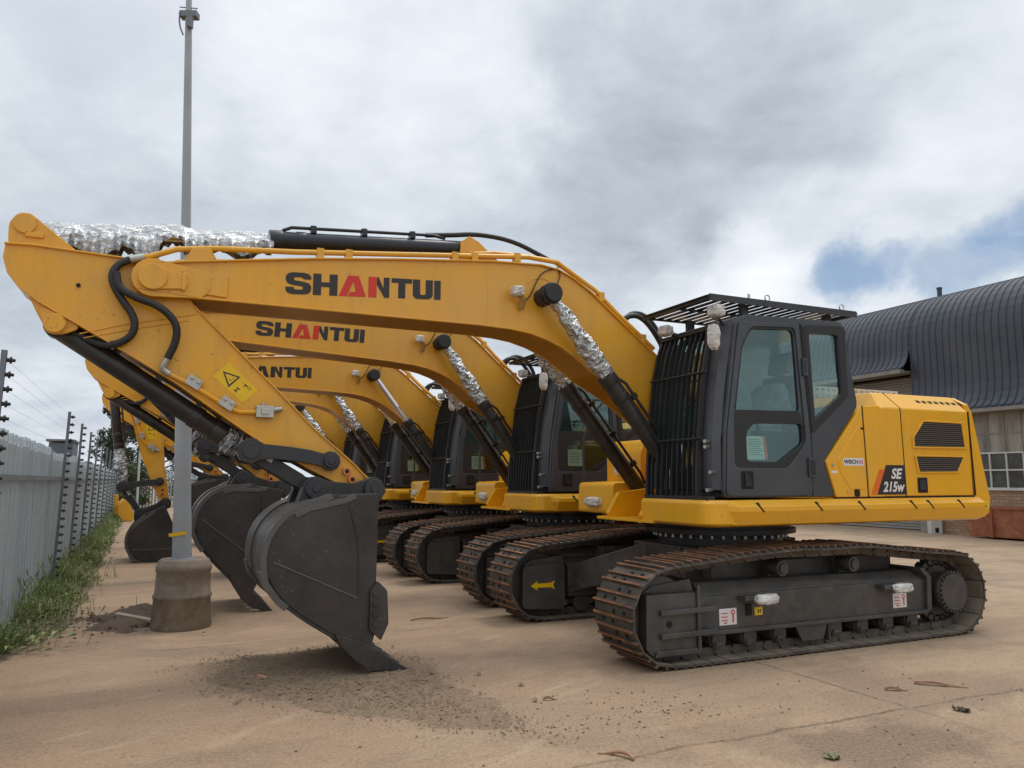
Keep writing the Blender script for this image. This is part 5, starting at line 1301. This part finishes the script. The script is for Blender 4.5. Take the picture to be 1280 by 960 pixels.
merge(clad(prof_lo, -22, RS), clad(prof_hi, RS, 42)).build('roof_cladding', 'cladding', wh)
def wbox(m, s0, s1, d0, d1, z0, z1, mat=0):
    p = [W(s, d, z) for z in (z0, z1) for d in (d0, d1) for s in (s0, s1)]
    m.add(p, [(0, 1, 3, 2), (4, 6, 7, 5), (0, 4, 5, 1), (2, 3, 7, 6), (0, 2, 6, 4), (1, 5, 7, 3)], mat)
m = MB(); m.v = []; k = [W(RS, d, z) for d, z in prof_lo[:7] + [(0, 5.75), (.0, 5.5), (.07, 5.30), (.17, 5.11), (.30, 4.98), (.46, 4.90)]]
m = MB(); wbox(m, RS - .02, RS, -.35, .0, 3.5, 5.6); m.build('skirt_end', 'cladding', wh)
m = MB(); wbox(m, -22, RS, .30, .455, 3.40, 3.50); wbox(m, -22, RS, -.02, .30, 3.38, 3.44); m.build('eave_trim', 'cladding_trim', wh)
m = MB(); wbox(m, RS, 42, .26, .455, 4.78, 4.90); wbox(m, RS, 42, -.4, .26, 4.82, 4.86); m.build('eave_trim', 'cladding_trim', wh)
# wall under the long skirt
m = MB(); wbox(m, -22, RS - .3, -.30, -.02, 2.30, 3.38); m.build('wall', 'panel', wh)
m = MB(); wbox(m, -22, RS - .3, -.32, 0., 0, 1.27); m.build('brick_base', 'brick', wh)
m = MB(); wbox(m, -22, RS - .3, -.32, .06, 1.27, 1.31); m.build('window_sill', 'win_frame', wh)
s = RS - .9; k = 0
while s > -21:
    f = MB(); pw = .46; n = 5; L = n * pw
    s1 = s - L
    for i in range(n + 1): wbox(f, s - i * pw - .018, s - i * pw + .018, -.07, .005, 1.31, 2.30)
    for z in (1.325, 1.82, 2.285): wbox(f, s1 - .02, s + .02, -.068, .008, z - .02, z + .02)
    fo = f.build('window', 'win_frame', wh)
    for i in range(n):
        for z0, z1 in ((1.345, 1.80), (1.84, 2.265)):
            pass
    g = MB(); wbox(g, s1, s, -.045, -.040, 1.33, 2.28); g.build('pane', 'win_glass', fo)
    bk = MB(); wbox(bk, s1, s, -.30, -.28, 1.31, 2.3); bk.build('blind', 'shutter' if k % 2 else 'panel', fo)
    # panel battens above
    bt = MB()
    for i in range(n + 1): wbox(bt, s - i * pw - .012, s - i * pw + .012, -.02, .0, 2.31, 3.38)
    wbox(bt, s1, s, -.019, -.001, 2.80, 2.83); bt.build('batten', 'cladding_trim', wh)
    s = s1 - .12; k += 1
m = MB(); wbox(m, RS - .3, RS - .02, -.32, .0, 0, 4.8); m.build('door_jamb', 'panel', wh)
m = MB(); wbox(m, RS - .02, 42, -.9, -.8, 0, 4.82)
m.build('back_wall', 'shutter', wh)
for i in range(5):   # roller shutters between piers
    s0 = RS + .15 + i * 6.2
    m = MB(); z = .02
    while z < 4.7:
        wbox(m, s0, s0 + 5.6, -.80, -.765, z, z + .075); wbox(m, s0, s0 + 5.6, -.80, -.745, z + .015, z + .055); z += .085
    m.build('roller_shutter', 'shutter_grey' if i == 0 else 'shutter', wh)
    m = MB(); wbox(m, s0 + 5.62, s0 + 6.0, -.85, -.5, 0, 4.8); m.build('pier', 'panel', wh)
m = MB(); m.cyl(Vector(W(1.3, -2.6, 7.0)), Vector(W(1.3, -2.6, 7.92)), .075, n=16); m.cyl(Vector(W(1.3, -2.6, 7.88)), Vector(W(1.3, -2.6, 7.93)), .09, n=16); m.build('vent_pipe', 'cladding', wh)
m = MB(); wbox(m, -22, 42, -14.2, -13.9, 0, 8.25); m.build('rear_wall', 'panel', wh)
for s0 in (-22, 41.8):
    m = MB(); wbox(m, s0, s0 + .2, -14, -.35, 0, 5.6); m.build('gable_wall', 'panel', wh)
# white door post
o = empty('white_bollard', Vector(W(-.12, .25, 0)) + WO); tag(o, 'short white painted steel post against the warehouse doorway', 'bollard')
m = MB(); m.box(-.17, .17, -.10, .10, 0, 1.05); m.build('post', 'win_frame', o, .015); m = MB(); m.box(-.05, .06, -.104, -.10, .04, .18); m.build('chipped_patch', 'slot', o)
# rusty skip
o = empty('rusty_skip', Vector((13.15, 20.2, 0))); o.rotation_euler = (0, 0, math.atan2(WD.y, WD.x)); tag(o, 'rusty brown steel skip standing by the brick wall of the warehouse', 'skip')
m = MB(); m.loft([[(-1.9, -.62, .05), (1.15, -.62, .05), (1.15, .30, .05), (-1.9, .30, .05)], [(-2.0, -.72, .82), (1.30, -.72, .82), (1.30, .36, .82), (-2.0, .36, .82)]]); m.build('body', 'rust', o, .02)
m = MB()
for y in (-.74, .36): m.box(-2.02, 1.32, y, y + .03, .79, .86)
m.build('rim', 'rust', o); m = MB()
for x in (-1.5, -.5, .5): m.box(x - .04, x + .04, .30, .39, .05, .8)
m.build('rib', 'rust', o)

# ------------------------------------------------------------------ far left: trees, shed, yellow loader bucket
M['bark'] = rust('bark', (.05, .038, .028), (.09, .07, .05), (.13, .10, .075), .3, .7, 8)
def leafmat(name, a, b_, c):
    m, nt, b = nodes_of(name); v = objco(nt)
    nt.links.new(ramp(nt, noise_tex(nt, 1.6, 6, .75, v), [(.3, a), (.5, b_), (.72, c)]), b.inputs['Base Color']); setin(b, 'Roughness', .6); return m
M['leaf_conifer'] = leafmat('conifer_leaves', (.012, .026, .012), (.024, .045, .018), (.045, .07, .028))
M['leaf_broad'] = leafmat('broad_leaves', (.025, .045, .014), (.05, .075, .022), (.09, .11, .035))
def tree(x, y, h, w, kind, label, seed):
    rr = random.Random(seed)
    root = empty('tree', (x, y, 0)); tag(root, label, 'tree', 'trees beyond the far end of the yard')
    t = MB(); t.tube([(0, 0, 0), (.05, 0, h * .3), (-.05, .05, h * .6), (0, 0, h * .95)], .1, 8, rad=lambda q: h * .022 * (1 - .85 * q) + .01)
    for k in range(9):
        z = h * (.2 + .07 * k); a = rr.uniform(0, 6.3); l = w * .4 * (1 - .08 * k); t.tube([(0, 0, z), (l * .5 * math.cos(a), l * .5 * math.sin(a), z + .15 * h * .3), (l * math.cos(a), l * math.sin(a), z + .3 * h * .3)], .05, 6, rad=lambda q: h * .009 * (1 - .8 * q) + .004)
    t.build('trunk', 'bark', root)
    c = MB()
    clumps = []
    for k in range(46):
        u = rr.random(); z = h * (.10 + .9 * u)
        rad = (w / 2) * ((1 - u) ** .7 + .12 if kind == 'leaf_conifer' else math.sin(PI * min(1, .12 + u * .88)) ** .6)
        a = rr.uniform(0, 6.3); q = rad * math.sqrt(rr.random()); clumps.append((q * math.cos(a), q * math.sin(a), z, w * rr.uniform(.09, .17)))
    for (cx, cy, cz, cr) in clumps:
        for _ in range(105):
            d = Vector((rr.gauss(0, 1), rr.gauss(0, 1), rr.gauss(0, .8))).normalized() * cr * rr.uniform(.4, 1.15)
            p = Vector((cx, cy, cz)) + d; s = rr.uniform(.04, .10)
            n = (d.normalized() + Vector((rr.gauss(0, .5), rr.gauss(0, .5), rr.gauss(0, .5)))).normalized(); a = n.orthogonal().normalized(); b = n.cross(a)
            th = rr.uniform(0, 6.3); a, b = a * math.cos(th) + b * math.sin(th), b * math.cos(th) - a * math.sin(th)
            c.add([p - a * s, p + b * s * .5, p + a * s, p - b * s * .5], [(0, 1, 2, 3)])
    c.build('crown', kind, root)
def far(px, Y): return (px - 640) / 960 * Y
for px, Y, h, w, kind, lab, sd in ((150, 40, 6.0, 2.3, 'leaf_conifer', 'tall dark conifer at the far end, first tree beside the fence', 1), (166, 44, 5.4, 2.6, 'leaf_conifer', 'dark bushy conifer right behind the foil-wrapped rod of the fourth excavator', 2), (184, 42, 4.6, 2.8, 'leaf_broad', 'lighter green bushy tree right of the dark conifers', 3), (215, 48, 5.5, 4.0, 'leaf_broad', 'broad green tree behind the arm of the fourth excavator', 4), (172, 38, 2.2, 2.4, 'leaf_broad', 'low green shrub under the dark conifers', 5), (265, 60, 6.0, 5.0, 'leaf_broad', 'broad tree far behind the middle of the row', 6)):
    tree(far(px, Y) * 1.02, Y, h, w, kind, lab, sd)
M['shed'] = paint('blue_grey_sheet', (.10, .125, .155), .5, .1, 1)
sh = empty('sheet_shed', (-17.9, 31.5, 0)); sh.rotation_euler = (0, 0, math.atan2(FD.y, FD.x)); tag(sh, 'blue-grey corrugated sheet shed rising behind the far part of the palisade fence', 'shed')
m = MB()
n = 24
for i in range(n):
    x = -1.2 + i * .11; m.box(x, x + .07, -.03, .03, 0, 3.05); m.box(x + .07, x + .11, -.03, .0, 0, 3.04)
m.box(-1.2, 1.44, .03, .8, 0, 3.0); m.build('wall', 'shed', sh); m = MB(); m.prism([(-1.3, 3.06), (1.54, 3.06), (1.54, 3.14), (-1.3, 3.14)], -.1, .9); m.build('roof', 'fence_dark', sh)
# second short fence closing the far end
ff = empty('end_fence', (0, 0, 0)); tag(ff, 'grey steel fence closing the far end of the yard below the trees', 'fence')
e0 = FO + FD * 40
m = MB()
for i in range(60):
    p = e0 + FN * (i * .16); m.box(p.x - .045, p.x + .045, p.y - .01, p.y + .01, 0, 1.95)
m.build('pale_panel', 'fence', ff); m = MB(); m.tube([tuple(e0 + Vector((0, -.03, 1.55))), tuple(e0 + FN * 9.5 + Vector((0, -.03, 1.55)))], .03, 6); m.build('rail', 'fence_dark', ff)
lp = empty('white_post', (far(176.5, 34), 34, 0)); tag(lp, 'thin white post in front of the far trees', 'post'); m = MB(); m.cyl((0, 0, 0), (0, 0, 2.75), .055, .045, 10); m.build('shaft', 'win_frame', lp); m = MB(); m.cyl((0, 0, 2.75), (0, 0, 2.79), .06, n=10); m.build('cap', 'win_frame', lp)
# a loader bucket left at the end of the yard
ldb = empty('loader_bucket', (far(171, 30), 30, 0)); ldb.rotation_euler = (0, 0, R(30)); tag(ldb, 'orange-yellow loader bucket standing on the ground at the far end by the fence', 'loader bucket')
m = MB(); pr = [(.0, 0), (-.35, .05), (-.52, .3), (-.50, .6), (-.3, .82)]
m.strip(pr, -.75, .75, .03)
for y in (-.77, .74): m.prism(pr + [(-.1, .6), (.05, .1)], y, y + .03)
m.build('shell', 'yellow', ldb, .006); m = MB(); m.box(-.62, -.5, -.5, .5, .25, .33); m.box(-.62, -.5, -.3, -.2, .2, 1.0); m.box(-.62, -.5, .2, .3, .2, 1.0); m.build('mount', 'yellow', ldb, .006); m = MB(); m.box(-.03, .14, -.78, .78, .0, .03); m.build('cutting_edge', 'white', ldb)

# ------------------------------------------------------------------ camera
cam = bpy.data.cameras.new('camera'); co = bpy.data.objects.new('camera', cam); COL.objects.link(co)
PITCH = math.atan(120 / 960)
co.location = (0, 0, 1.55); co.rotation_euler = (PI / 2 + PITCH, 0, 0)
cam.sensor_width = 36; cam.lens = 36 * 960 / 1280; cam.clip_end = 4000; cam.clip_start = .05
sc.camera = co

# ------------------------------------------------------------------ sky and sun
def pix(px, py):
    r = (px - 640) / 960; u = (480 - py) / 960
    return Vector((r, math.cos(PITCH) - u * math.sin(PITCH), math.sin(PITCH) + u * math.cos(PITCH))).normalized()
SUN_EL, SUN_AZ = 66., 40.     # elevation, and compass turn from +y (into the picture) towards +x
world = bpy.data.worlds.new('World'); sc.world = world; world.use_nodes = True
nt = world.node_tree; nt.nodes.clear()
out = nt.nodes.new('ShaderNodeOutputWorld')
sky = nt.nodes.new('ShaderNodeTexSky'); sky.sky_type = 'NISHITA'; sky.sun_disc = False; sky.sun_elevation = R(SUN_EL); sky.sun_rotation = R(SUN_AZ); sky.air_density = 1.; sky.dust_density = .6
bg1 = nt.nodes.new('ShaderNodeBackground'); bg1.inputs[1].default_value = .085; nt.links.new(sky.outputs[0], bg1.inputs[0])
d = nt.nodes.new('ShaderNodeTexCoord').outputs['Generated']
sep = nt.nodes.new('ShaderNodeSeparateXYZ'); nt.links.new(d, sep.inputs[0])
zz = mth(nt, 'ADD', mth(nt, 'MAXIMUM', sep.outputs[2], 0.), .22)
cbn = nt.nodes.new('ShaderNodeCombineXYZ')
nt.links.new(mth(nt, 'DIVIDE', sep.outputs[0], zz), cbn.inputs[0]); nt.links.new(mth(nt, 'DIVIDE', sep.outputs[1], zz), cbn.inputs[1])
pl = cbn.outputs[0]
n1 = noise_tex(nt, 1.1, 9, .56, mapping(nt, pl, loc=(2.3, 5.1, 0)), .35)
n2 = noise_tex(nt, 3.2, 8, .6, mapping(nt, pl, loc=(7.3, 1.1, 0)), .25)
wn = nt.nodes.new('ShaderNodeTexNoise'); setin(wn, 'Scale', 3.); setin(wn, 'Detail', 7); setin(wn, 'Roughness', .6); nt.links.new(d, wn.inputs['Vector'])
# direction bent by noise, so that each bank of cloud has a ragged edge
vm = nt.nodes.new('ShaderNodeVectorMath'); vm.operation = 'MULTIPLY_ADD'; nt.links.new(wn.outputs['Color'], vm.inputs[0]); vm.inputs[1].default_value = (.34, .34, .34); vm.inputs[2].default_value = (-.17, -.17, -.17)
va = nt.nodes.new('ShaderNodeVectorMath'); va.operation = 'ADD'; nt.links.new(d, va.inputs[0]); nt.links.new(vm.outputs[0], va.inputs[1])
vn = nt.nodes.new('ShaderNodeVectorMath'); vn.operation = 'NORMALIZE'; nt.links.new(va.outputs[0], vn.inputs[0])
def blob(px, py, rad, soft):
    """a bank of cloud centred on one direction of the sky; radii in degrees"""
    t = nt.nodes.new('ShaderNodeVectorMath'); t.operation = 'DOT_PRODUCT'; nt.links.new(vn.outputs[0], t.inputs[0]); t.inputs[1].default_value = pix(px, py)
    r = nt.nodes.new('ShaderNodeMapRange'); r.interpolation_type = 'SMOOTHSTEP'; nt.links.new(t.outputs['Value'], r.inputs[0])
    r.inputs[1].default_value = math.cos(R(rad + soft)); r.inputs[2].default_value = math.cos(R(max(.01, rad - soft))); r.inputs[3].default_value = 0; r.inputs[4].default_value = 1
    return r.outputs[0]
val = mth(nt, 'ADD', .75, mth(nt, 'MULTIPLY', mth(nt, 'SUBTRACT', n1, .5), .62))
val = mth(nt, 'ADD', val, mth(nt, 'MULTIPLY', mth(nt, 'SUBTRACT', n2, .5), .52))
for px, py, rad, soft, amt in ((850, 140, 7, 6, -.34), (720, 290, 7, 6, -.20), (480, 250, 9, 7, -.15), (1180, 190, 7, 5, -.14), (150, 260, 9, 8, -.14), (60, 470, 9, 7, -.12), (1020, 20, 6, 5, -.13),
                               (610, 140, 4, 4, .20), (430, 90, 4, 4, .12), (560, 330, 4, 4, .08), (300, 90, 9, 8, .10), (940, 340, 3., 2.4, .26), (930, 250, 5, 4, -.10), (1250, 60, 5, 4, .10), (1120, 110, 5, 4, .10), (60, 60, 8, 7, .08), (690, 395, 7, 5, -.04)):
    val = mth(nt, 'ADD', val, mth(nt, 'MULTIPLY', blob(px, py, rad, soft), amt * .66))
val = mth(nt, 'MINIMUM', mth(nt, 'MAXIMUM', val, .25), .98)
cc = ramp(nt, val, [(.25, (.27, .31, .37)), (.5, (.47, .53, .60)), (.75, (.71, .76, .82)), (.98, (.90, .93, .97))])
bg2 = nt.nodes.new('ShaderNodeBackground'); nt.links.new(cc, bg2.inputs[0])
zr = nt.nodes.new('ShaderNodeMapRange'); zr.interpolation_type = 'SMOOTHSTEP'; nt.links.new(sep.outputs[2], zr.inputs[0]); zr.inputs[1].default_value = .58; zr.inputs[2].default_value = .95; zr.inputs[3].default_value = 1.; zr.inputs[4].default_value = 1.8   # an overcast sky is brightest overhead
nt.links.new(zr.outputs[0], bg2.inputs[1])
gap = mth(nt, 'MAXIMUM', blob(1110, 338, 1.9, 1.9), mth(nt, 'MAXIMUM', blob(1205, 318, 1.9, 1.9), blob(1275, 300, 1.6, 1.8)))
gap = mth(nt, 'MAXIMUM', gap, mth(nt, 'MULTIPLY', blob(120, 25, 4, 4), .25))
gap = mth(nt, 'MULTIPLY', mth(nt, 'MULTIPLY', gap, .95), ramp(nt, n2, [(.36, .6), (.55, 1.)]))
mx = nt.nodes.new('ShaderNodeMixShader'); nt.links.new(gap, mx.inputs[0]); nt.links.new(bg2.outputs[0], mx.inputs[1]); nt.links.new(bg1.outputs[0], mx.inputs[2])
nt.links.new(mx.outputs[0], out.inputs[0])
sl = bpy.data.lights.new('sun', 'SUN'); sl.energy = 1.1; sl.angle = R(18); sl.color = (1, .95, .87)
so = bpy.data.objects.new('sun', sl); COL.objects.link(so)
az, el = R(SUN_AZ), R(SUN_EL)
dirv = Vector((math.sin(az) * math.cos(el), math.cos(az) * math.cos(el), math.sin(el)))
so.rotation_euler = (-dirv).to_track_quat('-Z', 'Y').to_euler(); so.location = dirv * 50

vs = sc.view_settings
vs.view_transform = 'Standard'; vs.look = 'None'; vs.gamma = 1; vs.use_curve_mapping = False; vs.exposure = .12
sc.cycles.max_bounces = 8; sc.cycles.transparent_max_bounces = 12; sc.cycles.caustics_reflective = False; sc.cycles.caustics_refractive = False
